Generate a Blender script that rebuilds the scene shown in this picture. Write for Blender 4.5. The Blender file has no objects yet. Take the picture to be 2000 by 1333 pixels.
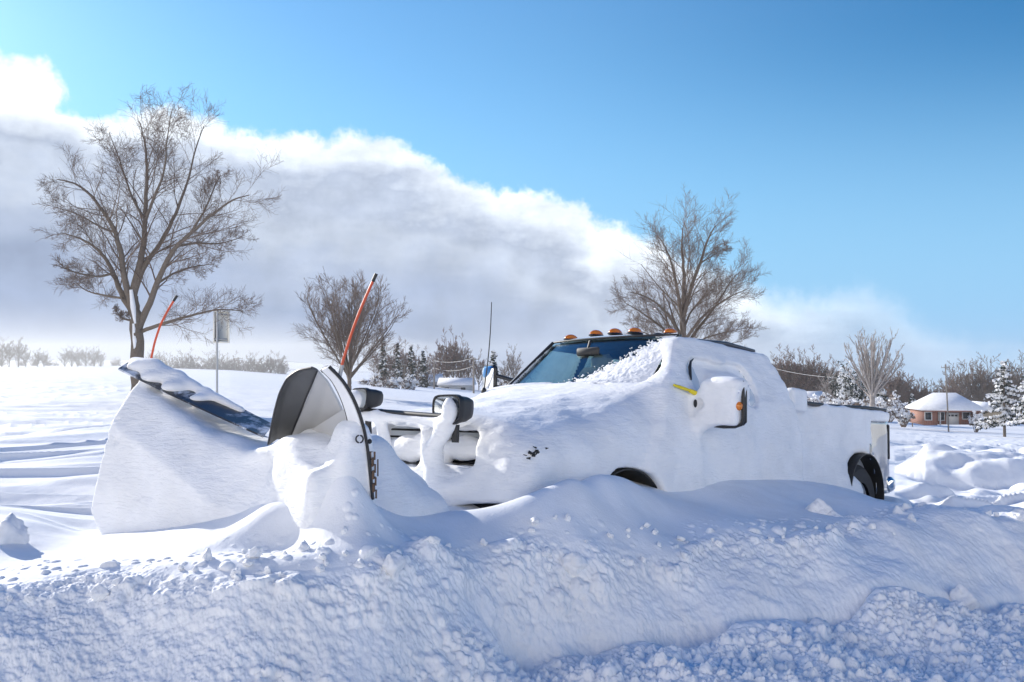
import bpy, math, random
import numpy as np
from mathutils import Vector, Matrix

# ------------------------------------------------------------------ camera, sky, sun
SC = bpy.context.scene
COL = SC.collection
EYE = 1.65                       # camera height over the truck's front axle ground
FPX = 1733.0                     # focal length in pixels of the 2000 px wide photograph
PITCH = math.atan(34 / FPX)
cam_data = bpy.data.cameras.new('camera')
cam_data.sensor_width = 36.0
cam_data.lens = FPX / 2000 * 36.0
cam_data.clip_start = 0.05
cam_data.clip_end = 20000
cam = bpy.data.objects.new('camera', cam_data)
COL.objects.link(cam)
cam.location = (0, 0, EYE)
cam.rotation_euler = (math.radians(90) + PITCH, 0, 0)
SC.camera = cam

SUN_EL, SUN_AZ = math.radians(21), math.radians(-46)      # azimuth from +Y towards +X
sun_dir = Vector((math.sin(SUN_AZ) * math.cos(SUN_EL), math.cos(SUN_AZ) * math.cos(SUN_EL), math.sin(SUN_EL)))
sl = bpy.data.lights.new('sun', 'SUN')
sl.energy = 4.5
sl.angle = math.radians(0.6)
sl.color = (1.0, 0.945, 0.86)
so = bpy.data.objects.new('sun', sl)
COL.objects.link(so)
so.rotation_euler = (-sun_dir).to_track_quat('-Z', 'Y').to_euler()
so.location = (-30, 30, 30)

vs = SC.view_settings
vs.view_transform = 'Standard'
vs.look = 'None'
vs.gamma = 1.0
vs.use_curve_mapping = False
vs.exposure = 0.47


def px_az(px):
    return math.degrees(math.atan((px - 1000) / FPX))


def px_el(px, py):
    return math.degrees(math.atan((700 - py) / math.hypot(FPX, px - 1000)))


class NT:
    """small helper for building node trees"""
    def __init__(self, tree):
        self.t = tree
        tree.nodes.clear()

    def n(self, typ, **kw):
        nd = self.t.nodes.new(typ)
        for k, v in kw.items():
            setattr(nd, k, v)
        return nd

    def l(self, a, b):
        self.t.links.new(a, b)

    def val(self, sock, v):
        if hasattr(v, 'is_output') or hasattr(v, 'links'):
            self.l(v, sock)
        else:
            sock.default_value = v

    def math(self, op, a, b=None, c=None, clamp=False):
        m = self.n('ShaderNodeMath', operation=op)
        m.use_clamp = clamp
        self.val(m.inputs[0], a)
        if b is not None:
            self.val(m.inputs[1], b)
        if c is not None:
            self.val(m.inputs[2], c)
        return m.outputs[0]

    def maprange(self, v, a, b, c, d, typ='SMOOTHSTEP'):
        m = self.n('ShaderNodeMapRange', interpolation_type=typ)
        self.val(m.inputs[0], v)
        for i, x in enumerate((a, b, c, d)):
            self.val(m.inputs[1 + i], x)
        return m.outputs[0]

    def mix(self, f, a, b, blend='MIX'):
        m = self.n('ShaderNodeMix', data_type='RGBA', blend_type=blend)
        self.val(m.inputs[0], f)
        self.val(m.inputs[6], a)
        self.val(m.inputs[7], b)
        return m.outputs[2]

    def noise(self, vec, scale, detail=4, rough=0.5, lac=2.0, dist=0.0):
        m = self.n('ShaderNodeTexNoise')
        if vec is not None:
            self.l(vec, m.inputs['Vector'])
        m.inputs['Scale'].default_value = scale
        m.inputs['Detail'].default_value = detail
        m.inputs['Roughness'].default_value = rough
        m.inputs['Lacunarity'].default_value = lac
        m.inputs['Distortion'].default_value = dist
        return m.outputs[0]


def build_world():
    w = bpy.data.worlds.new('World')
    SC.world = w
    w.use_nodes = True
    g = NT(w.node_tree)
    out = g.n('ShaderNodeOutputWorld')
    bg = g.n('ShaderNodeBackground')
    bg.inputs['Strength'].default_value = 0.1
    g.l(bg.outputs[0], out.inputs[0])
    sky = g.n('ShaderNodeTexSky', sky_type='NISHITA')
    sky.sun_disc = False
    sky.sun_elevation = SUN_EL
    sky.sun_rotation = SUN_AZ
    sky.air_density = 1.0
    sky.dust_density = 0.3
    sky.ozone_density = 3.0
    skyc = g.mix(1.0, sky.outputs[0], (0.70, 1.06, 1.18, 1), 'MULTIPLY')
    tc = g.n('ShaderNodeTexCoord')
    sp = g.n('ShaderNodeSeparateXYZ')
    g.l(tc.outputs['Generated'], sp.inputs[0])
    X, Y, Z = sp.outputs
    az = g.math('MULTIPLY', g.math('ARCTAN2', X, Y), 180 / math.pi)
    hyp = g.math('SQRT', g.math('ADD', g.math('MULTIPLY', X, X), g.math('MULTIPLY', Y, Y)))
    el = g.math('MULTIPLY', g.math('ARCTAN2', Z, hyp), 180 / math.pi)
    # upper edge of the cloud bank, azimuth -> elevation
    pts = [(-900, 60), (-300, 60), (-60, 70), (0, 85), (60, 92), (110, 128), (145, 178), (185, 222), (235, 200), (330, 205), (420, 222),
           (520, 232), (650, 240), (760, 270), (860, 315), (950, 352), (1050, 380), (1140, 408), (1170, 440),
           (1250, 455), (1330, 500), (1450, 535), (1560, 548), (1660, 550), (1740, 572), (1830, 625), (1950, 668), (2300, 700)]
    fc = g.n('ShaderNodeFloatCurve')
    cv = fc.mapping.curves[0]
    P = [((px_az(a) + 60) / 120, px_el(a, b) / 25) for a, b in pts]
    P = [(0.0, 0.95)] + [p for p in P if 0.0 < p[0] < 1] + [(1.0, 0.0)]
    while len(cv.points) < len(P):
        cv.points.new(0.5, 0.5)
    for p, q in zip(cv.points, P):
        p.location = (q[0], max(0, min(1, q[1])))
        p.handle_type = 'AUTO_CLAMPED'
    fc.mapping.update()
    azn = g.math('DIVIDE', g.math('ADD', az, 60), 120, clamp=True)
    g.l(azn, fc.inputs['Value'])
    eb = g.math('MULTIPLY', fc.outputs[0], 25)
    skyc = g.mix(g.maprange(el, 18, 45, 0, 1), skyc, g.mix(1.0, skyc, (.36, .76, 1.15, 1), 'MULTIPLY'))      # deeper blue overhead
    # the sky darkens away from the sun
    away = g.math('MULTIPLY', g.maprange(az, -2, 42, 0, 1), g.maprange(el, 1, 20, 0, 1))
    skyc = g.mix(away, skyc, g.mix(1.0, skyc, (.34, .70, .86, 1), 'MULTIPLY'))
    aaz = g.math('ABSOLUTE', az)
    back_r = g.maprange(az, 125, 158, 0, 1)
    back = g.math('ADD', back_r, g.maprange(az, -90, -120, 0, 1))      # bright cloud added behind the camera, out of view, to fill the shade
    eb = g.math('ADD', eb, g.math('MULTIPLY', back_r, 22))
    vec = tc.outputs['Generated']
    n1 = g.noise(vec, 9, 9, 0.55)
    n2 = g.noise(vec, 26, 9, 0.62)
    n2b = g.noise(vec, 75, 6, 0.6)
    nn = g.math('ADD', g.math('MULTIPLY', g.math('SUBTRACT', n1, 0.5), 3.4), g.math('ADD', g.math('MULTIPLY', g.math('SUBTRACT', n2, 0.5), 2.4), g.math('MULTIPLY', g.math('SUBTRACT', n2b, 0.5), 1.3)))
    d = g.math('ADD', g.math('SUBTRACT', eb, el), nn)

    def bump(px, py, sx, sy, amp):
        a0, e0 = px_az(px), px_el(px, py)
        u = g.math('DIVIDE', g.math('SUBTRACT', az, a0), sx)
        v = g.math('DIVIDE', g.math('SUBTRACT', el, e0), sy)
        r = g.math('ADD', g.math('MULTIPLY', u, u), g.math('MULTIPLY', v, v))
        return g.math('MULTIPLY', g.math('EXPONENT', g.math('MULTIPLY', r, -1)), amp)
    d2 = g.math('SUBTRACT', d, bump(112, 215, 0.9, 0.7, 2.2))
    mask = g.maprange(d2, g.maprange(az, 8, 18, -0.05, -0.6), g.maprange(az, 8, 18, 1.0, 2.6), 0, 1)
    # soft veil on the far right end of the bank
    fade = g.math('MAXIMUM', g.maprange(az, 11, 26, 1.0, 0.4), back)
    mask = g.math('MULTIPLY', mask, fade)
    # broad billow shading: bright rim, grey belly, a second paler shelf below
    n3 = g.noise(vec, 5.0, 7, 0.5)
    st = g.n('ShaderNodeMapping')
    st.inputs['Scale'].default_value = (1, 1, 3.2)
    g.l(vec, st.inputs['Vector'])
    n4 = g.noise(st.outputs[0], 7.0, 6, 0.55)
    dd = g.math('ADD', d2, g.math('MULTIPLY', g.math('SUBTRACT', n3, 0.5), 4.5))
    dd = g.math('ADD', dd, g.math('MULTIPLY', g.math('SUBTRACT', n4, 0.5), 8.0))
    n5 = g.noise(vec, 22, 8, 0.6)
    dd = g.math('ADD', dd, g.math('MULTIPLY', g.math('SUBTRACT', n5, 0.5), 0.8))
    cr = g.n('ShaderNodeValToRGB')
    ddn = g.math('DIVIDE', dd, 16.0, clamp=True)
    g.l(ddn, cr.inputs[0])
    stops = [(0.0, (9.0, 8.8, 8.6)), (0.07, (8.6, 8.5, 8.4)), (0.15, (6.6, 6.7, 7.0)), (0.26, (4.1, 4.35, 5.0)),
             (0.35, (5.0, 5.2, 5.7)), (0.47, (3.9, 4.2, 4.95)), (0.70, (3.1, 3.5, 4.45)), (1.0, (3.1, 3.5, 4.5))]
    while len(cr.color_ramp.elements) < len(stops):
        cr.color_ramp.elements.new(0.5)
    for e, (p, c) in zip(cr.color_ramp.elements, stops):
        e.position = p
        e.color = (c[0] / 10, c[1] / 10, c[2] / 10, 1)
    cc = g.mix(1.0, cr.outputs[0], (10, 10, 10, 1), 'MULTIPLY')
    # billow relief: brighter on the side towards the sun
    of = g.n('ShaderNodeVectorMath', operation='ADD')
    g.l(vec, of.inputs[0])
    of.inputs[1].default_value = (-.016, .004, .022)
    ra, rb = g.noise(vec, 13, 7, 0.52), g.noise(of.outputs[0], 13, 7, 0.52)
    rel = g.math('ADD', 1.0, g.math('MULTIPLY', g.math('SUBTRACT', ra, rb), 0.55))
    rel = g.math('MINIMUM', g.math('MAXIMUM', rel, .72), 1.25)
    cc = g.mix(1.0, cc, rel, 'MULTIPLY')
    cc = g.mix(1.0, cc, (.90, .98, 1.08, 1), 'MULTIPLY')
    # the bank's left part lies nearer the sun
    glow = g.maprange(az, -32, -14, 0.4, 0.0)
    glow = g.math('MULTIPLY', glow, g.maprange(el, 12, 16, 0, 1))
    cc = g.mix(glow, cc, (8.8, 8.75, 8.7, 1))
    cc = g.mix(g.math('MULTIPLY', back, 0.75), cc, (27.0, 24.6, 21.5, 1))  # the added unseen cloud is far brighter than the visible bank
    skyc = g.mix(g.maprange(el, 0, 20, 0.95, 0.0), skyc, (2.35, 4.5, 7.0, 1))
    col = g.mix(mask, skyc, cc)
    # pale ground-level air
    hz = g.math('MULTIPLY', g.maprange(el, 0.0, 3.2, 0.45, 0.0), g.maprange(az, -22, 8, 1.0, 0.15))
    col = g.mix(hz, col, (4.9, 5.4, 6.4, 1))
    # whitish band added low on the unseen horizon to light upright snow faces
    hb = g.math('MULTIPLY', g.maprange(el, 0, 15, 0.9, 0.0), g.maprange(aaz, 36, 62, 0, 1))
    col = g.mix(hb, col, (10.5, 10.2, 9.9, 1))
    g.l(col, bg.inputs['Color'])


build_world()

# ------------------------------------------------------------------ helpers
rng = np.random.default_rng(7)


def ray(px, py):
    c = np.array([(px - 1000) / FPX, 1.0, (666 - py) / FPX])
    ca, sa = math.cos(PITCH), math.sin(PITCH)
    return np.array([c[0], c[1] * ca - c[2] * sa, c[1] * sa + c[2] * ca])


def C(px, py, d):
    """world point seen at a photo pixel at depth d (metres along +Y)"""
    r = ray(px, py)
    r = r / r[1] * d
    return np.array([r[0], r[1], r[2] + EYE])


def mesh_from(verts, faces, name, mats, smooth=True, mat_idx=None):
    """faces: (n,4) or (n,3) int array, or list of such arrays"""
    verts = np.asarray(verts, dtype=np.float32)
    if not isinstance(faces, list):
        faces = [faces]
    faces = [np.asarray(f, dtype=np.int32) for f in faces if len(f)]
    me = bpy.data.meshes.new(name)
    nl = sum(f.size for f in faces)
    nf = sum(len(f) for f in faces)
    me.vertices.add(len(verts))
    me.vertices.foreach_set('co', verts.ravel())
    me.loops.add(nl)
    me.loops.foreach_set('vertex_index', np.concatenate([f.ravel() for f in faces]))
    me.polygons.add(nf)
    tot = np.concatenate([np.full(len(f), f.shape[1], np.int32) for f in faces])
    st = np.concatenate([[0], np.cumsum(tot)[:-1]]).astype(np.int32)
    me.polygons.foreach_set('loop_start', st)
    me.polygons.foreach_set('loop_total', tot)
    if mat_idx is not None:
        me.polygons.foreach_set('material_index', np.asarray(mat_idx, np.int32))
    if smooth:
        me.polygons.foreach_set('use_smooth', np.ones(nf, bool))
    me.update(calc_edges=True)
    me.validate()
    if not isinstance(mats, (list, tuple)):
        mats = [mats]
    for m in mats:
        me.materials.append(m)
    return me


def link(name, me, parent=None, loc=None):
    o = bpy.data.objects.new(name, me)
    COL.objects.link(o)
    if parent is not None:
        o.parent = parent
    if loc is not None:
        o.location = loc
    return o


def tag(o, label=None, cat=None, group=None, kind=None):
    if label:
        o['label'] = label
    if cat:
        o['category'] = cat
    if group:
        o['group'] = group
    if kind:
        o['kind'] = kind
    return o


def thing(name, label, cat, loc=(0, 0, 0), group=None, mat=None):
    o = bpy.data.objects.new(name, None)
    o.empty_display_size = 0.2
    COL.objects.link(o)
    if mat is not None:
        o.matrix_world = mat
    else:
        o.location = loc
    return tag(o, label, cat, group)


def copy_tree(o, parent=None):
    c = o.copy()
    COL.objects.link(c)
    if parent is not None:
        c.parent = parent
    for ch in list(o.children):
        copy_tree(ch, c)
    return c


class MB:
    """collects boxes, tubes, sheets into ONE mesh"""
    def __init__(self):
        self.v, self.f, self.n = [], [], 0

    def add(self, v, f):
        v = np.asarray(v, float).reshape(-1, 3)
        for ff in (f if isinstance(f, list) else [f]):
            self.f.append(np.asarray(ff, int) + self.n)
        self.v.append(v)
        self.n += len(v)
        return self

    def box(self, c, size, R=None, bev=0.0):
        hx, hy, hz = [s / 2 for s in size]
        if bev > 0:
            b = min(bev, hx * .9, hy * .9, hz * .9)
            vs_, idx = [], {}
            for sx in (-1, 1):
                for sy in (-1, 1):
                    for sz in (-1, 1):
                        for ax in range(3):
                            p = [sx * hx, sy * hy, sz * hz]
                            for k in range(3):
                                if k != ax:
                                    p[k] -= math.copysign(b, p[k])
                            idx[(sx, sy, sz, ax)] = len(vs_)
                            vs_.append(p)
            q, t = [], []
            for ax in range(3):
                o1, o2 = [k for k in range(3) if k != ax]
                for s in (-1, 1):
                    c4 = []
                    for a, bb in ((-1, -1), (1, -1), (1, 1), (-1, 1)):
                        k = [0, 0, 0]
                        k[ax], k[o1], k[o2] = s, a, bb
                        c4.append(idx[(*k, ax)])
                    q.append(c4)
                for a in (-1, 1):
                    for bb in (-1, 1):
                        k0, k1 = [0, 0, 0], [0, 0, 0]
                        k0[ax], k1[ax] = -1, 1
                        k0[o1] = k1[o1] = a
                        k0[o2] = k1[o2] = bb
                        q.append([idx[(*k0, o1)], idx[(*k1, o1)], idx[(*k1, o2)], idx[(*k0, o2)]])
            for sx in (-1, 1):
                for sy in (-1, 1):
                    for sz in (-1, 1):
                        t.append([idx[(sx, sy, sz, a)] for a in range(3)])
            v = np.array(vs_)
            fs = [np.array(q), np.array(t)]
        else:
            v = np.array([[x, y, z] for x in (-hx, hx) for y in (-hy, hy) for z in (-hz, hz)])
            fs = [np.array([[0, 1, 3, 2], [4, 6, 7, 5], [0, 4, 5, 1], [2, 3, 7, 6], [0, 2, 6, 4], [1, 5, 7, 3]])]
        if R is not None:
            v = v @ np.asarray(R).T
        return self.add(v + np.asarray(c), fs)

    def tube(self, pts, rad, n=8, caps=True):
        pts = np.asarray(pts, float)
        m = len(pts)
        rad = np.broadcast_to(np.asarray(rad, float), (m,))
        tan = np.gradient(pts, axis=0)
        tan /= np.linalg.norm(tan, axis=1)[:, None] + 1e-12
        ref = np.array([0, 0, 1.0]) if abs(tan[0][2]) < .9 else np.array([1.0, 0, 0])
        a = np.cross(tan, ref)
        a /= np.linalg.norm(a, axis=1)[:, None] + 1e-12
        b = np.cross(tan, a)
        th = np.arange(n) / n * 2 * np.pi
        v = pts[:, None] + rad[:, None, None] * (np.cos(th)[None, :, None] * a[:, None] + np.sin(th)[None, :, None] * b[:, None])
        i = np.arange(m - 1)[:, None] * n
        j = np.arange(n)[None]
        j2 = (j + 1) % n
        q = np.stack([i + j, i + j2, i + n + j2, i + n + j], -1).reshape(-1, 4)
        self.add(v, q)
        if caps:
            for k, s in ((0, 1), (m - 1, -1)):
                ring = v[k]
                cen = ring.mean(0)
                tri = np.array([[n, (x if s > 0 else (x + 1) % n), ((x + 1) % n if s > 0 else x)] for x in range(n)])
                self.add(np.vstack([ring, cen]), tri)
        return self

    def sheet(self, grid, th=0.0):
        """grid (m,n,3); with thickness th along its normals gives a closed solid"""
        g = np.asarray(grid, float)
        m, n = g.shape[:2]
        i, j = np.meshgrid(np.arange(m - 1), np.arange(n - 1), indexing='ij')
        a = (i * n + j).ravel()
        q = np.stack([a, a + 1, a + n + 1, a + n], 1)
        if th == 0:
            return self.add(g, q)
        du, dv = np.gradient(g, axis=0), np.gradient(g, axis=1)
        nr = np.cross(du, dv)
        nr /= np.linalg.norm(nr, axis=2)[..., None] + 1e-12
        v = np.concatenate([(g + nr * th / 2).reshape(-1, 3), (g - nr * th / 2).reshape(-1, 3)])
        o = m * n
        fs = [q[:, ::-1], q + o]
        ed = np.concatenate([np.arange(n), np.arange(1, m) * n + n - 1, np.arange(n - 2, -1, -1) + (m - 1) * n, np.arange(m - 2, 0, -1) * n])
        e2 = np.roll(ed, -1)
        fs.append(np.stack([ed, e2, e2 + o, ed + o], 1))
        return self.add(v, fs)

    def ellipsoid(self, c, r, nu=16, nv=10, zmin=-1.0):
        th = np.linspace(0, 2 * np.pi, nu, endpoint=False)
        ph = np.linspace(math.asin(zmin), math.pi / 2, nv)
        v = np.stack([np.cos(ph)[:, None] * np.cos(th), np.cos(ph)[:, None] * np.sin(th), np.sin(ph)[:, None] + 0 * th], -1) * np.asarray(r) + np.asarray(c)
        i, j = np.meshgrid(np.arange(nv - 1), np.arange(nu), indexing='ij')
        a = i * nu + j
        b = i * nu + (j + 1) % nu
        q = np.stack([a, b, b + nu, a + nu], -1).reshape(-1, 4)
        return self.add(v.reshape(-1, 3), q)

    def prism(self, poly, ax, lo, hi):
        """extrude a 2-D polygon along axis ax between lo and hi"""
        p = np.asarray(poly, float)
        n = len(p)
        o = [k for k in range(3) if k != ax]
        v = np.zeros((2 * n, 3))
        v[:n, o[0]] = v[n:, o[0]] = p[:, 0]
        v[:n, o[1]] = v[n:, o[1]] = p[:, 1]
        v[:n, ax], v[n:, ax] = lo, hi
        i = np.arange(n)
        k = (i + 1) % n
        self.add(v, [np.stack([i, k, k + n, i + n], 1), np.array([list(range(n))]), np.array([list(range(2 * n - 1, n - 1, -1))])])
        return self

    def build(self, name, mat, parent=None, smooth=False, loc=None):
        byn = {}
        for f in self.f:
            byn.setdefault(f.shape[1], []).append(f)
        me = mesh_from(np.vstack(self.v), [np.vstack(x) for x in byn.values()], name, mat, smooth)
        if smooth:
            me.set_sharp_from_angle(angle=math.radians(smooth if smooth is not True else 50))
        return link(name, me, parent, loc)


# --- numpy noise
def _hash(ix, iy, iz, seed):
    h = (ix.astype(np.int64) * 374761393 + iy.astype(np.int64) * 668265263 + iz.astype(np.int64) * 2147483647 + seed * 1274126177) & 0xFFFFFFFF
    h = ((h ^ (h >> 13)) * 1274126177) & 0xFFFFFFFF
    h = ((h ^ (h >> 16)) * 2246822519) & 0xFFFFFFFF
    h = h ^ (h >> 15)
    return (h & 0xFFFFFF).astype(np.float32) / 0xFFFFFF


def vnoise(p, seed=0):
    """smooth value noise in -1..1, p (n,3)"""
    i = np.floor(p).astype(np.int64)
    f = (p - i).astype(np.float32)
    f = f * f * f * (f * (f * 6 - 15) + 10)
    out = 0
    for dx in (0, 1):
        for dy in (0, 1):
            for dz in (0, 1):
                w = (f[:, 0] if dx else 1 - f[:, 0]) * (f[:, 1] if dy else 1 - f[:, 1]) * (f[:, 2] if dz else 1 - f[:, 2])
                out = out + w * _hash(i[:, 0] + dx, i[:, 1] + dy, i[:, 2] + dz, seed)
    return out * 2 - 1


def fbm(p, oct=4, seed=0, gain=.5):
    a, s, out = 1.0, 1.0, 0
    for o in range(oct):
        out = out + a * vnoise(p * s + 17.3 * o, seed + o)
        a *= gain
        s *= 2.03
    return out


def lumps(p, seed=0, rmin=.35, rmax=.75, keep=1.0):
    """domes of random size scattered one per unit cell: height 0..1"""
    i = np.floor(p).astype(np.int64)
    best = np.zeros(len(p), np.float32)
    for dx in (-1, 0, 1):
        for dy in (-1, 0, 1):
            for dz in (-1, 0, 1):
                cx, cy, cz = i[:, 0] + dx, i[:, 1] + dy, i[:, 2] + dz
                q = [cx + _hash(cx, cy, cz, seed), cy + _hash(cx, cy, cz, seed + 1), cz + _hash(cx, cy, cz, seed + 2)]
                k = _hash(cx, cy, cz, seed + 3)
                r = (rmin + (rmax - rmin) * k * k) * (_hash(cx, cy, cz, seed + 4) < keep)
                d2 = (p[:, 0] - q[0]) ** 2 + (p[:, 1] - q[1]) ** 2 + (p[:, 2] - q[2]) ** 2
                h = np.sqrt(np.maximum(r * r - d2, 0)).astype(np.float32)
                best = np.maximum(best, h)
    return best


# --- signed distance modelling for wind-packed snow
def smin(a, b, k):
    h = np.clip(.5 + .5 * (b - a) / k, 0, 1)
    return b + (a - b) * h - k * h * (1 - h)


def smax(a, b, k):
    return -smin(-a, -b, k)


def sd_caps(P, a, b, r, r2=None):
    a, b = np.asarray(a, np.float32), np.asarray(b, np.float32)
    ab = b - a
    t = ((P[0] - a[0]) * ab[0] + (P[1] - a[1]) * ab[1] + (P[2] - a[2]) * ab[2]) / float(ab @ ab)
    t = np.clip(t, 0, 1)
    d = np.sqrt((P[0] - a[0] - t * ab[0]) ** 2 + (P[1] - a[1] - t * ab[1]) ** 2 + (P[2] - a[2] - t * ab[2]) ** 2)
    return d - (r if r2 is None else r + (r2 - r) * t)


def sd_ell(P, c, r):
    q = np.sqrt(((P[0] - c[0]) / r[0]) ** 2 + ((P[1] - c[1]) / r[1]) ** 2 + ((P[2] - c[2]) / r[2]) ** 2)
    return (q - 1) * min(r)


def sd_box(P, c, h, r=0.0):
    q = [np.abs(P[k] - c[k]) - h[k] + r for k in range(3)]
    o = np.sqrt(sum(np.maximum(x, 0) ** 2 for x in q))
    return o + np.minimum(np.maximum(q[0], np.maximum(q[1], q[2])), 0) - r


def grid3(lo, hi, h):
    ax = [np.arange(lo[k], hi[k] + h, h, dtype=np.float32) for k in range(3)]
    return np.meshgrid(*ax, indexing='ij')


def gnoise(P, scale, oct=3, seed=0):
    """noise on a grid3"""
    sh = P[0].shape
    p = np.stack([P[0].ravel(), P[1].ravel(), P[2].ravel()], 1) * scale
    return fbm(p, oct, seed).reshape(sh).astype(np.float32)


def surface_nets(F, lo, h):
    """naive surface nets: F<0 inside. returns verts, quads"""
    F = F.astype(np.float32)
    s = F < 0
    n0, n1, n2 = F.shape
    cs = [s[a:n0 - 1 + a, b:n1 - 1 + b, c:n2 - 1 + c] for a in (0, 1) for b in (0, 1) for c in (0, 1)]
    cnt = sum(x.astype(np.int8) for x in cs)
    act = (cnt > 0) & (cnt < 8)
    ii = np.argwhere(act)
    idx = -np.ones(act.shape, np.int64)
    idx[act] = np.arange(len(ii))
    acc = np.zeros((len(ii), 3))
    wt = np.zeros(len(ii))
    co = [(a, b, c) for a in (0, 1) for b in (0, 1) for c in (0, 1)]
    for e0 in range(8):
        for ax in range(3):
            if co[e0][ax]:
                continue
            o0 = np.array(co[e0])
            o1 = o0.copy()
            o1[ax] = 1
            f0 = F[ii[:, 0] + o0[0], ii[:, 1] + o0[1], ii[:, 2] + o0[2]]
            f1 = F[ii[:, 0] + o1[0], ii[:, 1] + o1[1], ii[:, 2] + o1[2]]
            c = (f0 < 0) != (f1 < 0)
            t = np.where(c, f0 / (f0 - f1 + 1e-20), 0)
            p = o0[None] + (o1 - o0)[None] * t[:, None]
            acc += p * c[:, None]
            wt += c
    v = (ii + acc / wt[:, None]) * h + np.asarray(lo)
    quads = []
    for ax in range(3):
        sl0 = [slice(None)] * 3
        sl1 = [slice(None)] * 3
        sl0[ax], sl1[ax] = slice(0, -1), slice(1, None)
        a, b = s[tuple(sl0)], s[tuple(sl1)]
        for flip in (False, True):
            e = np.argwhere((a & ~b) if not flip else (~a & b))
            u, w = [k for k in range(3) if k != ax]
            ok = (e[:, u] > 0) & (e[:, w] > 0) & (e[:, u] < F.shape[u] - 1) & (e[:, w] < F.shape[w] - 1)
            e = e[ok]
            def cell(du, dw):
                q = e.copy()
                q[:, u] += du
                q[:, w] += dw
                return idx[q[:, 0], q[:, 1], q[:, 2]]
            q = np.stack([cell(-1, -1), cell(0, -1), cell(0, 0), cell(-1, 0)], 1)
            if flip != (ax == 1):
                q = q[:, ::-1]
            quads.append(q)
    q = np.vstack(quads)
    q = q[(q >= 0).all(1)]
    return v, q


# ------------------------------------------------------------------ materials
def mat_new(name):
    m = bpy.data.materials.new(name)
    m.use_nodes = True
    g = NT(m.node_tree)
    out = g.n('ShaderNodeOutputMaterial')
    b = g.n('ShaderNodeBsdfPrincipled')
    g.l(b.outputs[0], out.inputs[0])
    return m, g, b


def mat_simple(name, col, rough=.6, metal=0.0, var=.15, scale=20, bump=0.0, spec=.5, coat=0.0):
    m, g, b = mat_new(name)
    tc = g.n('ShaderNodeTexCoord')
    n = g.noise(tc.outputs['Object'], scale, 5, .6)
    lo = tuple(c * (1 - var) for c in col) + (1,)
    hi = tuple(min(1, c * (1 + var)) for c in col) + (1,)
    g.l(g.mix(n, lo, hi), b.inputs['Base Color'])
    b.inputs['Roughness'].default_value = rough
    b.inputs['Metallic'].default_value = metal
    b.inputs['Specular IOR Level'].default_value = spec
    b.inputs['Coat Weight'].default_value = coat
    if bump:
        bp = g.n('ShaderNodeBump')
        bp.inputs['Strength'].default_value = bump
        bp.inputs['Distance'].default_value = .01
        g.l(n, bp.inputs['Height'])
        g.l(bp.outputs[0], b.inputs['Normal'])
    return m


def mat_snow(name, grain=90, gs=.25, ripple=0.0, alb=(.895, .90, .91)):
    m, g, b = mat_new(name)
    tc = g.n('ShaderNodeTexCoord')
    vec = tc.outputs['Object']
    n = g.noise(vec, grain, 4, .6)
    n2 = g.noise(vec, 9, 5, .55)
    n0 = g.noise(vec, 2.6, 6, .6)
    g.l(g.mix(g.maprange(n0, .38, .62, 0, 1), tuple(a * .93 for a in alb) + (1,), tuple(alb) + (1,)), b.inputs['Base Color'])
    b.inputs['Roughness'].default_value = .75
    b.inputs['Specular IOR Level'].default_value = .25
    h = g.math('ADD', g.math('MULTIPLY', n, .35), g.math('MULTIPLY', n2, .9))
    if ripple:
        mp = g.n('ShaderNodeMapping')
        mp.inputs['Scale'].default_value = (5, 5, 22)
        g.l(vec, mp.inputs['Vector'])
        h = g.math('ADD', h, g.math('MULTIPLY', g.noise(mp.outputs[0], 2.2, 4, .55, dist=.6), ripple))
    bp = g.n('ShaderNodeBump')
    bp.inputs['Strength'].default_value = gs
    bp.inputs['Distance'].default_value = .012
    g.l(h, bp.inputs['Height'])
    g.l(bp.outputs[0], b.inputs['Normal'])
    return m


M = {}
M['snow'] = mat_snow('snow', 70, .30)
M['packed'] = mat_snow('wind_packed_snow', 45, .55, 1.3)
M['ground_snow'] = mat_snow('ground_snow', 75, .55)
M['paint'] = mat_simple('white_car_paint', (.62, .66, .70), .25, 0, .04, 3, coat=.6)
M['black'] = mat_simple('black_plastic', (.018, .018, .02), .5, 0, .3)
M['grille_black'] = mat_simple('grille_black', (.012, .012, .012), .6, 0, .3)
M['rubber'] = mat_simple('tyre_rubber', (.025, .025, .027), .8, 0, .3, 30, .3)
M['flap'] = mat_simple('rubber_flap', (.085, .087, .09), .55, 0, .25, 6, .2)
M['navy'] = mat_simple('frosted_black_flap', (.03, .036, .05), .35, 0, .4, 12)
M['steel'] = mat_simple('galvanised_steel', (.42, .43, .44), .45, .6, .15, 15)
M['poly'] = mat_simple('plow_face', (.50, .50, .50), .5, 0, .12, 5)
M['chrome'] = mat_simple('chrome', (.75, .76, .78), .12, 1, .05)
M['rust'] = mat_simple('rusty_steel', (.16, .10, .065), .7, .4, .4, 40, .4)
M['orange_rod'] = mat_simple('orange_plastic', (.62, .085, .03), .4, 0, .2, 9)
M['yellow'] = mat_simple('yellow_plastic', (.78, .62, .02), .4, 0, .1)
M['interior'] = mat_simple('cab_interior', (.035, .035, .038), .8, 0, .2)
M['seat'] = mat_simple('seat_cloth', (.10, .10, .105), .9, 0, .2)
M['headrest'] = mat_simple('pale_headrest', (.38, .37, .35), .9, 0, .1)
M['bark'] = mat_simple('bark', (.16, .13, .105), .95, 0, .45, 14, .6)
M['twig'] = mat_simple('twig', (.19, .145, .12), .95, 0, .3, 5)
M['twig_red'] = mat_simple('reddish_twig', (.20, .135, .115), .95, 0, .3, 5)
M['twig_pale'] = mat_simple('frosted_twig', (.31, .28, .265), .9, 0, .4, 1.5)
M['needle'] = mat_simple('needles', (.017, .026, .017), .8, 0, .4, 3)
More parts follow.
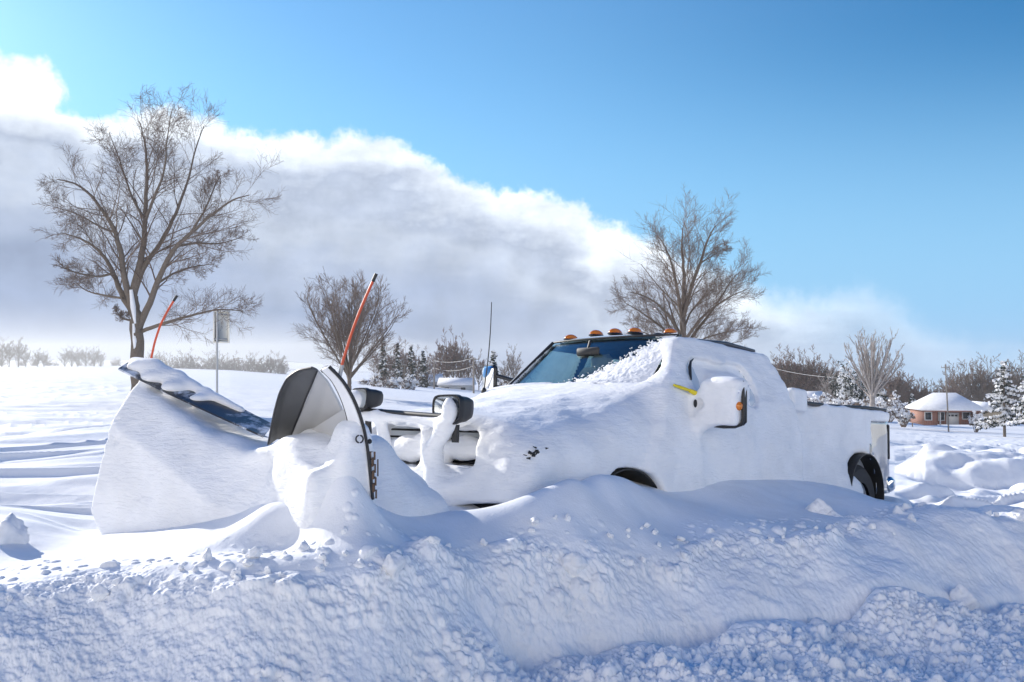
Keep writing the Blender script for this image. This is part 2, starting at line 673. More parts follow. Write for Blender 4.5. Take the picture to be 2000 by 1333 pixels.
M['wood_pole'] = mat_simple('weathered_pole', (.24, .21, .18), .9, 0, .25, 8)
M['wire'] = mat_simple('wire', (.38, .38, .38), .6, 0, .1)
M['siding'] = mat_simple('pale_siding', (.42, .44, .46), .8, 0, .1, 2)
M['tan'] = mat_simple('tan_siding', (.40, .33, .24), .8, 0, .1, 2)
M['dark_window'] = mat_simple('window_pane', (.02, .025, .03), .1, 0, .2)
M['door'] = mat_simple('door_paint', (.5, .5, .5), .6, 0, .05)


def mat_amber():
    m, g, b = mat_new('amber_lens')
    b.inputs['Base Color'].default_value = (.95, .28, .015, 1)
    b.inputs['Roughness'].default_value = .12
    b.inputs['Transmission Weight'].default_value = .35
    b.inputs['Coat Weight'].default_value = .5
    return m


def mat_glass(name, col, alpha=.55, rough=.02):
    m = bpy.data.materials.new(name)
    m.use_nodes = True
    g = NT(m.node_tree)
    out = g.n('ShaderNodeOutputMaterial')
    tr = g.n('ShaderNodeBsdfTransparent')
    tr.inputs[0].default_value = (*col, 1)
    gl = g.n('ShaderNodeBsdfGlossy')
    gl.inputs['Roughness'].default_value = rough
    gl.inputs['Color'].default_value = (.9, .95, 1, 1)
    fr = g.n('ShaderNodeFresnel')
    ge = g.n('ShaderNodeNewGeometry')
    g.l(g.maprange(ge.outputs['Backfacing'], 0, 1, 1.5, 1 / 1.5, 'LINEAR'), fr.inputs[0])
    mx = g.n('ShaderNodeMixShader')
    g.l(fr.outputs[0], mx.inputs[0])
    g.l(tr.outputs[0], mx.inputs[1])
    g.l(gl.outputs[0], mx.inputs[2])
    g.l(mx.outputs[0], out.inputs[0])
    return m


def mat_brick():
    m, g, b = mat_new('red_brick')
    tc = g.n('ShaderNodeTexCoord')
    br = g.n('ShaderNodeTexBrick')
    g.l(tc.outputs['Object'], br.inputs['Vector'])
    br.inputs['Color1'].default_value = (.25, .105, .07, 1)
    br.inputs['Color2'].default_value = (.20, .085, .06, 1)
    br.inputs['Mortar'].default_value = (.4, .33, .28, 1)
    br.inputs['Scale'].default_value = 2.2
    g.l(br.outputs[0], b.inputs['Base Color'])
    b.inputs['Roughness'].default_value = .9
    return m


M['amber'] = mat_amber()
M['windshield'] = mat_glass('windshield_glass', (.76, .845, .83))
M['side_glass'] = mat_glass('side_glass', (.76, .845, .83))
M['lens'] = mat_glass('lamp_lens', (.75, .78, .8))
M['brick'] = mat_brick()

#@@STRUCT
# ------------------------------------------------------------------ the snow-covered ground
def far_z(x, y):
    d = np.hypot(x, y)
    u = np.where(y > .1, 1000 + FPX * x / np.maximum(y, .1), np.where(x < 0, -3000, 4000))
    s = np.interp(u, [300, 450, 640, 830, 1300, 1858, 2600], [.001, .004, .013, .024, .052, .066, .07])
    dd = np.clip(d - 11, 0, None)
    run = np.where(dd < 150, dd, 150 + 60 * (1 - np.exp(-(dd - 150) / 60)))
    far = np.clip(d - 330, 0, None) * np.clip((u - 640) / 400, 0, 1) * .032      # the land keeps falling away to the right
    return -.12 * np.clip((d - 7) / 8, 0, 1) - s * run - far


NEAR = [  # photo column, photo row, depth: the visible snow surface near the truck
    # road-side bank, left
    (0, 1150, 3.95), (150, 1135, 4.0), (300, 1118, 4.0), (450, 1105, 4.0), (600, 1100, 4.02), (760, 1092, 4.15), (880, 1088, 4.5), (1000, 1080, 4.9),
    (0, 1333, 3.55), (300, 1333, 3.6), (600, 1333, 3.68), (800, 1320, 3.95),
    (0, 1230, 3.74), (300, 1220, 3.8), (600, 1210, 3.85), (850, 1195, 4.2),
    (0, 1108, 4.35), (150, 1100, 4.35), (300, 1095, 4.3), (450, 1075, 4.3), (600, 1070, 4.25), (740, 1062, 4.4), (870, 1060, 4.75),
    # bank, right
    (1150, 1070, 5.1), (1300, 1075, 5.4), (1450, 1060, 5.7), (1600, 1048, 6.05), (1750, 1020, 6.5), (1900, 1004, 7.0), (2000, 986, 7.35), (2200, 960, 8.1),
    (1000, 1290, 4.62), (1150, 1275, 4.78), (1300, 1262, 4.95), (1600, 1225, 5.45), (1900, 1180, 6.15), (2000, 1165, 6.45), (2200, 1135, 7.1),
    (1000, 1190, 4.72), (1300, 1180, 5.15), (1600, 1140, 5.72), (1900, 1095, 6.5), (2000, 1080, 6.8), (1150, 1240, 4.84), (1600, 1195, 5.5), (1900, 1150, 6.2),
    # road crust: a raised ribbon of crumbled snow
    (1000, 1320, 4.35), (1150, 1302, 4.48), (1300, 1288, 4.6), (1600, 1254, 5.05), (1900, 1212, 5.65), (2000, 1198, 5.92),
    (1000, 1345, 4.22), (1300, 1333, 4.3), (1450, 1310, 4.42), (1700, 1290, 4.7), (1700, 1333, 4.45), (1900, 1265, 5.1), (1900, 1333, 4.6), (2000, 1333, 4.68), (2200, 1333, 4.8),
    # behind the ridge, right of the plow
    (800, 1050, 4.7), (860, 1030, 5.0), (745, 1008, 4.65), (870, 1005, 5.2), (1000, 1045, 5.08), (1000, 1012, 5.18), (940, 994, 5.3), (1000, 977, 5.35), (900, 1001, 5.25), (1000, 1003, 5.75), (930, 1010, 5.65), (1080, 985, 5.9), (940, 1025, 5.08),
    (1060, 951, 5.45), (1120, 929, 5.6), (1020, 995, 5.62), (1090, 965, 5.8), (1180, 925, 5.86), (1230, 937, 6.1), (1290, 967, 6.38), (1085, 985, 5.33), (1180, 985, 5.6), (1240, 985, 5.85), (1300, 1010, 5.95), (1030, 990, 5.24),
    (1150, 1030, 5.3), (1300, 1045, 5.65), (1340, 966, 6.75), (1450, 945, 7.3), (1400, 985, 6.6), (1560, 945, 7.9), (1520, 975, 7.0), (1650, 952, 8.5), (1600, 1000, 6.9), (1720, 978, 8.8), (1690, 1020, 7.0), (1745, 992, 8.9), (1500, 1015, 6.4), (1500, 1042, 5.95), (1640, 1030, 6.4),
    (1780, 1000, 8.3), (1830, 1012, 8.0), (1900, 1010, 8.2), (2000, 992, 8.6),
    # beyond the bank, right
    (1800, 965, 10.5), (1850, 985, 10.0), (1950, 975, 10.5), (1780, 940, 12), (1900, 925, 13), (2000, 920, 13), (1800, 905, 16), (1930, 885, 20), (2050, 885, 20), (1780, 880, 22),
    # behind the truck
    (1300, 930, 11.5), (1500, 930, 12), (1650, 915, 13), (1000, 870, 12), (800, 860, 11), (1000, 860, 9), (850, 890, 7.5),
    # left: shelf below the plow and the drifts beyond it
    (60, 1075, 4.75), (150, 1078, 4.6), (250, 1062, 4.85), (350, 1060, 4.65), (300, 1040, 5.1), (430, 1045, 4.75), (480, 1000, 5.05),
    (200, 1045, 5.4), (100, 1052, 5.1), (20, 1055, 4.75), (0, 1030, 5.0), (30, 1000, 5.5), (90, 1015, 5.45), (140, 1045, 5.4), (0, 998, 5.6), (60, 1004, 5.95), (160, 1040, 5.9),
    (150, 985, 6.7), (60, 965, 7.3), (200, 930, 8.2), (100, 900, 9.8), (0, 880, 11), (230, 880, 11), (120, 850, 14), (250, 840, 15), (400, 840, 14), (560, 840, 13),
    (0, 800, 20), (200, 795, 27), (450, 800, 22),
    # two drift tongues in front of the near plow wing: sharp edges, steep shaded fronts
    (470, 990, 5.05), (510, 972, 4.98), (541, 959, 4.90), (500, 1000, 4.80), (450, 1020, 4.8), (400, 1038, 4.8),
    (549, 985, 4.62), (530, 1006, 4.57), (490, 1030, 4.52), (440, 1048, 4.48), (390, 1066, 4.45), (545, 970, 4.72),
    (566, 1040, 4.49), (545, 1062, 4.46), (500, 1076, 4.40), (440, 1086, 4.36), (565, 990, 4.62), (572, 985, 4.8),
    (586, 973, 4.72), (620, 940, 4.63), (653, 899, 4.53), (667, 915, 4.46), (645, 955, 4.49), (605, 988, 4.57), (628, 962, 4.56),
    (690, 975, 4.39), (650, 1010, 4.41), (610, 1030, 4.42), (700, 1030, 4.32), (660, 1052, 4.28), (735, 1035, 4.36), (735, 1000, 4.5), (600, 1058, 4.34),
]


def build_ground():
    pts = np.array([C(*p) for p in NEAR])
    ext = []
    for x, y, z in ((-6, 2.6, 0), (-4.5, 2.4, 0), (-3, 2.8, .02), (-1.5, 2.9, .02), (0, 3.2, .03), (1.5, 3.0, .02), (3, 3, 0), (5, 3.2, 0), (8, 5, -.05), (0, 1, 0), (-8, -4, 0), (8, -4, 0), (0, -8, 0),
                    (-4, 3.6, .45), (-6, 3.7, .5), (-9, 3, .4), (-12, 1, .2), (-5, 5, .68), (-7, 7, .6), (8, 10, .25), (9.5, 9.6, .3), (9, 6.8, -.05), (12, 12, .2), (13, 9, -.2)):
        ext.append((x, y, z))
    aa = np.radians(np.arange(-180, 180, 9))
    for r in (17, 24):
        fx, fy = np.sin(aa) * r, np.cos(aa) * r
        fz = far_z(fx, fy)
        keep = ~((fy > 0) & (np.abs(fx) < .62 * fy)) | (r == 24)
        ext += list(zip(fx[keep], fy[keep], fz[keep]))
    P = np.vstack([pts, np.array(ext)])
    c2 = .12 ** 2
    D = np.sqrt((P[:, None, 0] - P[None, :, 0]) ** 2 + (P[:, None, 1] - P[None, :, 1]) ** 2 + c2)
    n = len(P)
    A = np.zeros((n + 1, n + 1))
    A[:n, :n] = D - np.eye(n) * .02
    A[:n, n] = A[n, :n] = 1
    wts = np.linalg.solve(A, np.r_[P[:, 2], 0])

    # polar sheet, densest where the photograph looks
    azs = np.concatenate([np.radians(np.linspace(-180, -42, 60, endpoint=False)), np.radians(np.linspace(-42, -32, 60, endpoint=False)),
                          np.arctan(np.linspace(math.tan(math.radians(-32)), math.tan(math.radians(32)), 1250)),
                          np.radians(np.linspace(32, 42, 61)[1:]), np.radians(np.linspace(42, 180, 61)[1:])])
    rs = np.concatenate([np.geomspace(.2, 3.3, 24, endpoint=False), np.linspace(3.3, 5.2, 520, endpoint=False), np.linspace(5.2, 8.2, 440, endpoint=False), np.linspace(8.2, 11, 200, endpoint=False), np.geomspace(11, 16, 100, endpoint=False),
                         np.geomspace(16, 120, 170, endpoint=False), np.geomspace(120, 950, 40)])
    R_, A_ = np.meshgrid(rs, azs, indexing='ij')
    x, y = (R_ * np.sin(A_)).ravel(), (R_ * np.cos(A_)).ravel()
    d = R_.ravel()
    z = far_z(x, y)
    nearm = np.where(d < 24)[0]
    zn = np.empty(len(nearm))
    for s in range(0, len(nearm), 60000):
        k = nearm[s:s + 60000]
        dd = np.sqrt((x[k, None] - P[None, :, 0]) ** 2 + (y[k, None] - P[None, :, 1]) ** 2 + c2)
        zn[s:s + 60000] = dd @ wts[:n] + wts[n]
    t = np.clip((24 - d[nearm]) / 8, 0, 1)
    t = t * t * (3 - 2 * t)
    z[nearm] = z[nearm] * (1 - t) + zn * t
    p2 = np.stack([x, y, np.zeros_like(x)], 1)
    # the scraper blade left a crease where the cut face meets the road
    uu = 1000 + FPX * x / np.maximum(y, .3)
    yb = np.interp(uu, [700, 1000, 1150, 1300, 1600, 1900, 2000, 2300], [4.2, 4.60, 4.76, 4.93, 5.43, 6.13, 6.43, 7.4]) + .05 * fbm(p2 * np.array([2.5, 2.5, 1]), 2, 181)
    gk = np.clip((uu - 760) / 250, 0, 1) * (y > 2) * (uu < 2600)
    z -= gk * .075 * np.exp(-((y - yb) / .055) ** 2)
    z += gk * .03 * np.exp(-((y - yb + .28) / .16) ** 2)
    # wind ridges on the open field: long shallow sastrugi with one steep edge
    m = np.where((d > 4.2) & (d < 160))[0]
    q = p2[m]
    ca, sa = math.cos(math.radians(12)), math.sin(math.radians(12))
    al, ac = q[:, 0] * ca + q[:, 1] * sa, -q[:, 0] * sa + q[:, 1] * ca
    warp = fbm(np.stack([al * .25, ac * .35, 0 * al], 1), 2, 3)
    f1 = fbm(np.stack([al * .22, ac * 1.15 + warp * .8, 0 * al], 1), 3, 11)
    f1 = 1 - np.abs(f1)
    big = fbm(np.stack([al * .06, ac * .20 + warp * .3, 0 * al + 5], 1), 3, 21)
    u = 1000 + FPX * q[:, 0] / np.maximum(q[:, 1], .3)
    left = np.clip((560 - u) / 250, 0, 1) * np.clip((d[m] - 5.4) / 3, 0, 1)
    right = np.clip((u - 1745) / 60, 0, 1) * np.clip((d[m] - 9) / 2.5, 0, 1)
    mid = np.clip((d[m] - 14) / 10, 0, 1)
    amp = np.maximum(np.maximum(left * .24, right * .20), mid * .08)
    fade = np.clip((120 - d[m]) / 60, 0, 1)
    z[m] += (amp * (np.maximum(f1, .25) - .6) * .8 + np.maximum(left * .12, np.maximum(right * .12, mid * .1)) * big) * fade
    # broken slabs and heaps on the right
    k = m[(right > 0) & (d[m] < 60)]
    if len(k):
        q = p2[k]
        rr = np.clip((1000 + FPX * q[:, 0] / q[:, 1] - 1745) / 60, 0, 1) * np.clip((d[k] - 9) / 2.5, 0, 1) * np.clip((55 - d[k]) / 25, 0, 1)
        h1 = lumps(q * .42 + np.array([0, 0, .5]), 31, .3, .8, .8)
        h2 = lumps(q * 1.1 + np.array([0, 0, .5]) + .2 * fbm(q * 1.2, 2, 8)[:, None], 41, .3, .7, .6)
        z[k] += rr * (h1 * .58 + h2 * .26 + .05 * fbm(q * 2.4, 3, 191) - .17)
    V = np.stack([x, y, z], 1).reshape(len(rs), len(azs), 3)
    # broken snow thrown up by the road plow: lumps pushed out along the surface normal
    du, dv = np.gradient(V, axis=0), np.gradient(V, axis=1)
    N = np.cross(dv, du)
    N /= np.linalg.norm(N, axis=2)[..., None] + 1e-12
    N = N.reshape(-1, 3)
    N[N[:, 2] < 0] *= -1
    V = V.reshape(-1, 3)
    u = 1000 + FPX * x / np.maximum(y, .3)
    # row where the smooth drift turns into broken bank, as a depth per column
    dtop = np.interp(u, [0, 200, 400, 600, 760, 880, 1000, 1150, 1300, 1450, 1600, 1750, 1900, 2000, 2300], [4.0, 4.06, 4.06, 4.1, 4.28, 4.7, 5.0, 5.2, 5.5, 5.85, 6.25, 7.3, 8.0, 8.3, 9])
    wob = .16 * fbm(p2 * np.array([2.2, 2.2, 1]), 2, 51)
    yy = y + wob
    rough = np.clip((dtop - yy) / .16, 0, 1) * (y > 1.5) * (np.abs(x) < 10)
    crust = np.clip((np.interp(u, [-500, 0, 700, 1000, 1300, 1600, 1900, 2000, 2300], [3.3, 3.4, 3.7, 4.55, 4.86, 5.33, 6.0, 6.3, 7.2]) - yy) / .12, 0, 1) * (y > 1.5)
    k = np.where(rough > 0)[0]
    q = V[k]
    w1 = fbm(q * 3.0, 3, 61)
    dens = np.clip(.55 + .9 * fbm(q * 1.7 + 9, 2, 71), .12, 1)
    a = lumps(q / .115 + w1[:, None] * .25, 81, .25, .72, .55)
    b = lumps(q / .05 + w1[:, None] * .3, 91, .25, .75, .75)
    c = lumps(q / .024, 101, .3, .75, .9)
    w2 = fbm(q * 26, 4, 131, .62)
    w3 = 1 - np.abs(fbm(q * 11, 3, 141))
    uk = u[k]
    # broken crest above, scraped face below, rougher towards the left
    crest = np.clip((yy[k] - dtop[k] + .40) / .22, 0, 1)
    sm = np.clip(np.maximum(crest, np.clip((820 - uk) / 350, 0, 1) * .75), .16, 1)
    patch = np.clip(.5 + 1.4 * fbm(q * 2.3 + 31, 2, 151), 0, 1)
    sm = np.maximum(sm, .55 * patch * np.clip((yy[k] - dtop[k] + .8) / .4, 0, 1))
    fd = np.clip((8.6 - yy[k]) / 2.2, .15, 1)
    b, c = b * fd, c * fd
    blocks = lumps(q / .21 + fbm(q * 6, 3, 161)[:, None] * .22, 171, .2, .6, .5)
    face = rough[k] * (1 - crust[k])
    cr = crust[k]
    h = face * (.022 * w1 + sm * dens * (.060 * a + .028 * b + .013 * c) + crest * (.11 + .06 * np.clip((uk - 1650) / 150, 0, 1)) * blocks + (.3 + .7 * sm) * (.009 * w2 + .010 * w3)) + cr * (.02 * w1 + .055 * a + .050 * b + .022 * c + .006 * w2 - .01)
    V[k] += N[k] * h[:, None]
    # larger undulation of the bank crest
    wv = fbm(p2[k] * np.array([1.6, 1.6, 1]), 3, 77)
    V[k, 2] += wv * .05 * rough[k]
    # grains and small lumps scattered into the trough behind the crest
    spill = np.clip((dtop + .38 - .24 * np.clip((u - 840) / 80, 0, 1) * np.clip((1420 - u) / 150, 0, 1) - yy) / .2, 0, 1) * (rough <= 0) * (y > 2) * (np.abs(x) < 9)
    k = np.where(spill > 0)[0]
    q = V[k]
    V[k] += N[k] * (spill[k] * (.055 * lumps(q / .10, 111, .2, .55, .35) + .02 * lumps(q / .045, 121, .25, .6, .5)))[:, None]
    n1, n2 = len(rs), len(azs)
    i, j = np.meshgrid(np.arange(n1 - 1), np.arange(n2 - 1), indexing='ij')
    a = (i * n2 + j).ravel()
    q = np.stack([a, a + 1, a + n2 + 1, a + n2], 1)[:, ::-1]
    me = mesh_from(V, q, 'snow_ground', M['ground_snow'])
    o = link('snow_ground', me)
    tag(o, kind='structure')
    GZ['rs'], GZ['azs'], GZ['z'] = rs, azs, V[:, 2].reshape(n1, n2)


GZ = {}


def ground_at(x, y):
    r, a = math.hypot(x, y), math.atan2(x, y)
    i = min(max(np.searchsorted(GZ['rs'], r) - 1, 0), len(GZ['rs']) - 2)
    j = min(max(np.searchsorted(GZ['azs'], a) - 1, 0), len(GZ['azs']) - 2)
    t = (r - GZ['rs'][i]) / (GZ['rs'][i + 1] - GZ['rs'][i])
    return float(GZ['z'][i, j] * (1 - t) + GZ['z'][i + 1, j] * t)


build_ground()

#@@TRUCK
# ------------------------------------------------------------------ the pickup truck
# truck frame: x backwards from the front axle, s towards the driver's side (the camera), z up; local mesh y = -s
TR = np.array([[0.69418356, -0.71920571, 0.02919473], [0.71532080, 0.69381480, 0.08328976], [-0.08015820, -0.03693478, 0.99609763]])
TT = np.array([-0.0120676, 7.0424907, -1.6523470 + EYE])
tm = Matrix.Identity(4)
for r_ in range(3):
    for c_ in range(3):
        tm[r_][c_] = TR[r_, c_]
    tm[r_][3] = TT[r_]
CAM_L = TR.T @ (np.array([0, 0, EYE]) - TT)


def onp(px, py, axis, val):
    """local (x, y=-s, z) point seen at a photo pixel on the plane x, s or z = val"""
    d = TR.T @ ray(px, py)
    if axis == 1:
        val = -val
    t = (val - CAM_L[axis]) / d[axis]
    return CAM_L + t * d


def L(x, s, z):
    return np.array([x, -s, z], float)


truck = thing('pickup_truck', 'white pickup truck with an extended cab buried in wind-packed snow', 'truck', mat=tm)


def sl_(z):      # snow-covered driver's side, half width by height
    return np.interp(z, [.2, .7, 1.0, 1.4, 1.6, 1.8, 2.0], [1.06, 1.085, 1.09, 1.06, .965, .86, .76])


def cs_(z):      # bare cab, half width by height
    return np.interp(z, [.2, 1.0, 1.4, 1.6, 1.8, 2.0], [1.0, 1.02, 1.0, .90, .80, .715])


def xw_(s, z):   # windscreen surface
    return .56 + (z - 1.45) * 1.18 + .17 * (np.abs(s) / .85) ** 2.4


def roof_(x, s):
    return np.interp(x, [1.0, 1.2, 1.4, 2.0, 2.5, 2.8], [1.93, 1.965, 1.985, 2.012, 1.985, 1.93]) - .06 * (np.abs(s) / .75) ** 2.5 - .02 * s


def build_cab():
    lo, h = (.4, -1.1, 1.02), .018
    P = grid3(lo, (2.9, 1.1, 2.1), h)
    x, s, z = P[0], -P[1], P[2]

    def outer(o):
        d = smax(np.abs(s) - cs_(z) + o, z - roof_(x, s) + o, .10)
        d = smax(d, xw_(s, z) - x + o * 1.3, .05)
        return smax(d, x - np.interp(z, [1, 1.4, 1.9, 2.0], [2.74, 2.73, 2.66, 2.60]) + o, .12)
    d = np.maximum(outer(0), -outer(.055))
    # windscreen opening
    wc = np.maximum(np.maximum(x - xw_(s, z) - .16, np.abs(s) - (.80 - (z - 1.45) * .22)), np.maximum(1.44 - z, z - 1.925))
    d = smax(d, -wc, .015)
    for xa, xb in ((1.0, 1.72), (1.82, 2.42)):
        q = np.maximum(np.maximum(xa + (z - 1.45) * (.55 if xa < 1.5 else 0) - x, x - xb), np.maximum(1.44 - z, z - 1.86))
        q = np.maximum(q, s + .5)
        d = smax(d, -q, .02)
    q = np.maximum(np.maximum(np.abs(s) - .55, 2.2 - x), np.maximum(1.5 - z, z - 1.85))
    d = smax(d, -q, .02)
    d = np.maximum(d, 1.06 - z)
    v, f = surface_nets(d, lo, h)
    # paint outside, dark trim inside
    fc = v[f].mean(1)
    X_, S_, Z_ = fc[:, 0], -fc[:, 1], fc[:, 2]
    o_ = np.maximum.reduce([np.abs(S_) - cs_(Z_), Z_ - roof_(X_, S_), xw_(S_, Z_) - X_, X_ - np.interp(Z_, [1, 1.4, 1.9, 2.0], [2.74, 2.73, 2.66, 2.60])])
    link('cab', mesh_from(v, f, 'cab', [M['paint'], M['interior']], True, (o_ < -.035).astype(int)), truck)
    # glass
    ss, tt = np.meshgrid(np.linspace(-1, 1, 25), np.linspace(0, 1, 13), indexing='ij')
    zz = 1.42 + .52 * tt
    sw = ss * (.835 - (zz - 1.45) * .22)
    gr = np.stack([xw_(sw, zz) + .035, -sw, zz], -1)
    g = MB().sheet(gr, .006).build('windshield', M['windshield'], truck, True)
    gr2 = gr[:, -3:].copy()
    seal = MB()
    seal.tube([(xw_(a, 1.945) - .004, -a, 1.937) for a in np.linspace(-.70, .72, 20)], .010)
    seal.tube([(xw_(a, b) + .0, -a, b) for a, b in zip(np.linspace(-.835, -.71, 8), np.linspace(1.44, 1.935, 8))], .016)
    seal.build('windshield_seal', M['black'], g, True)
    for xa, xb in ((.98, 1.74), (1.80, 2.44)):
        a = np.array([[[max(xa, xa + (zz_ - 1.45) * .55 if xa < 1.5 else xa) * (1 - k) + xb * k, cs_(zz_) - .025, zz_] for zz_ in (1.42, 1.87)] for k in (0, .5, 1)])
        MB().sheet(a, .005).build('side_window', M['side_glass'], truck)
    a = np.array([[[2.69 - (zz_ - 1.4) * .33, -s_, zz_] for zz_ in (1.48, 1.87)] for s_ in (-.57, .57)])
    MB().sheet(a, .005).build('rear_window', M['side_glass'], truck)
    # floor, dashboard, seats, wheel, mirror
    MB().box((1.5, 0, 1.10), (2.2, 1.9, .04)).build('cab_floor', M['interior'], truck)
    d = MB()
    d.box((.86, 0, 1.36), (.34, 1.64, .2), bev=.07)
    d.box((.80, 0, 1.43), (.2, .5, .09), bev=.03)
    d.build('dashboard', M['interior'], truck, True)
    sw_ = MB()
    th = np.linspace(0, 2 * np.pi, 25)
    sw_.tube([(1.16 + .07 * math.sin(t), -.42 + .19 * math.cos(t), 1.47 + .17 * math.sin(t)) for t in th], .016, 7, False)
    sw_.tube([(1.0, -.42, 1.38), (1.16, -.42, 1.47)], .03)
    sw_.build('steering_wheel', M['black'], truck, True)
    for s_ in (.42, -.42):
        st = MB()
        st.box((1.62, -s_, 1.42), (.16, .5, .6), bev=.06)
        st.box((1.45, -s_, 1.18), (.45, .5, .16), bev=.06)
        so_ = st.build('seat', M['seat'], truck, True)
        MB().box((1.64, -s_, 1.76), (.1, .26, .17), bev=.045).build('headrest', M['headrest'], so_, True)
    rm = MB()
    rm.box((.97, .05, 1.80), (.03, .26, .075), bev=.014)
    rm.tube([(.97, .05, 1.82), (1.0, .05, 1.90)], .012)
    rm.build('rear_view_mirror', M['black'], truck, True)
    # dark gutter along the driver's side of the roof
    g = MB()
    g.tube([(x_, -(.735 + .0 * x_), roof_(x_, .735) - .012) for x_ in np.linspace(1.30, 2.50, 20)], .02)
    g.build('roof_gutter', M['navy'], truck, True)
    # amber clearance lights
    for i, (px, py) in enumerate([(1116, 657), (1165, 653), (1202, 653), (1241, 653), (1310, 657)]):
        p = onp(px, py, 0, 1.42)
        zz_ = roof_(1.42, -p[1])
        c = np.array([p[0], p[1], float(zz_) + .012])
        b = MB().ellipsoid(c + [0, 0, .004], (.10, .058, .018), 18, 6, -.9).build('clearance_light', M['black'], truck, True)
        MB().ellipsoid(c + [0, 0, .012], (.088, .048, .048), 18, 8, -.05).build('lens', M['amber'], b, True)
    p = onp(1287, 657, 0, 1.42)
    MB().ellipsoid((p[0], p[1], float(roof_(1.42, -p[1])) + .0), (.07, .05, .022), 16, 8, -.8).build('roof_sensor', M['black'], truck, True)


build_cab()


def disc2(x, z, cx, cz, r):
    return np.sqrt((x - cx) ** 2 + (z - cz) ** 2) - r


def build_truck_snow():
    lo, h = (-1.36, -1.62, .12), .021
    P = grid3(lo, (5.45, 1.12, 2.12), h)
    x, s, z = P[0], -P[1], P[2]
    Q = [x, s, z]
    n = gnoise(P, 1.3, 2, 5) * .022 + gnoise([P[0], P[1], P[2] * 1.7], 4.5, 3, 9) * .011
    # hood and front
    zt = np.interp(x, [-1.3, -1.05, -.85, -.5, 0, .45, .6, .95], [1.02, 1.10, 1.185, 1.25, 1.335, 1.44, 1.505, 1.56])
    zt = zt - .13 * np.clip(np.abs(s + .02) / .95, 0, 1.3) ** 3.2 * (1 - .6 * np.clip((x + .2) / .8, 0, 1)) + .03 * n / .022 * np.clip(x, 0, 1)
    w = 1.07 - .13 * np.clip((z - .95) / .42, 0, 1) ** 1.3
    d = smax(z - zt, s - w, .13)
    d = smax(d, -s - 1.0, .12)
    d = smax(d, -1.0 - .06 * np.clip((.9 - z) / .3, 0, 1) - x, .16)
    d = smax(d, x - .95, .05)
    zb = .44 + (.12 + .05 * np.clip((s - .3) / .56, 0, 1)) * np.clip((-.66 - x) / .12, 0, 1) * np.clip(s / .2, 0, 1)
    d = smax(d, zb - z, .04)
    d = np.maximum(d, np.where(z > 1.45, x - xw_(s, z) - .012, -1))   # hood snow stays in front of the glass
    # a swept scoop along the fender: the wind cut below the crest
    sc = sd_caps(Q, (-.60, 1.19, 1.13), (.65, 1.23, 1.30), .15, .15)
    d = smax(d, -sc, .10)
    for (sa, sb, za, zb) in ((-.56, .03, .80, 1.085), (.13, .60, .815, 1.075)):
        hole = sd_box(Q, (-1.0, (sa + sb) / 2, (za + zb) / 2), (.26, (sb - sa) / 2 + .012, (zb - za) / 2 + .012), .075)
        d = smax(d, -hole, .02)
    d = np.minimum(d, sd_ell(Q, (-.88, -.235, .925), (.06, .23, .075)) + n * .8)
    d = np.minimum(d, sd_ell(Q, (-.88, .38, .935), (.06, .19, .062)) + n * .8)
    d = np.minimum(d, sd_ell(Q, (-.90, .17, .87), (.05, .06, .05)))
    # cab side
    sl = sl_(z)
    c = smax(s - sl, sl - .2 - s, .04)
    c = smax(c, x - np.interp(z, [.2, .68, 1.02, 1.4, 1.72, 1.88, 2.0], [2.80, 2.84, 2.83, 2.76, 2.72, 2.68, 2.60]), .045)
    c = smax(c, np.interp(z, [.2, 1.44, 1.95], [.1, .61, 1.16]) - x, .07)
    c = smax(c, z - 1.905 + .04 * np.clip((x - 2.1) / .4, 0, 1) * 0, .05)
    c = smax(c, .28 - z, .05)
    win = np.maximum(np.abs(x - 1.57 + (z - 1.55) * .12) - .47, np.abs(z - 1.56) - .16)
    win = sd_box([x, z, 0 * z], (1.57, 1.53, 0), (.50, .20, .5), .16)
    pocket = np.maximum(win, sl - .06 - s)
    c = smax(c, -pocket, .016)
    c = smin(c, sd_box([x, z, 0 * z], (1.60, 1.50, 0), (.30, .10, .5), .1) * .6 + np.maximum(0, np.abs(s - sl + .05) - .055), .05)
    d = smin(d, c, .14)
    # bed side, with a step back from the cab, and the bed's load of snow
    b = smax(s - (.90 + .09 * np.clip((x - 2.95) / .9, 0, 1) + .05 * np.clip((1.0 - z) / .5, 0, 1)), .58 - s, .04)
    b = smax(b, 2.9 - x, .02)
    b = smax(b, x - 5.21, .05)
    b = smax(b, z - 1.425, .04)
    b = smax(b, .42 - z, .05)
    cut = sd_box(Q, (5.12, 1.0, .85), (.50, .12, .455), .05)
    b = smax(b, -cut, .02)
    load = sd_box(Q, (4.0, -.05, 1.22), (1.2, .85, .15), .05)
    b = np.minimum(b, load)
    b = smin(b, sd_box(Q, (2.98, .93, 1.46), (.17, .07, .13), .05), .06)
    d = np.minimum(d, b)
    # wheel arches
    d = smax(d, -np.maximum(disc2(x, z, .12, .33, .505), .62 - s), .03)
    d = smax(d, -np.maximum(disc2(x, z, 4.37, .52, .44), .62 - s), .03)
    d = smin(d, sd_ell(Q, (4.02, .98, .40), (.36, .12, .34)), .05)
    # door mirror
    mir = sd_box(Q, (1.0, 1.29, 1.335), (.07, .155, .175), .03)
    mir = smin(mir, sd_ell(Q, (.99, 1.29, 1.495), (.08, .12, .045)), .05)
    mir = smin(mir, sd_caps(Q, (.98, 1.0, 1.36), (.99, 1.15, 1.34), .085, .10), .06)
    mir = smin(mir, sd_caps(Q, (.95, 1.02, 1.10), (.98, 1.15, 1.22), .06, .08), .08)
    mir = smax(mir, -sd_ell(Q, (.885, 1.13, 1.335), (.05, .042, .045)), .015)
    d = smin(d, mir, .05)
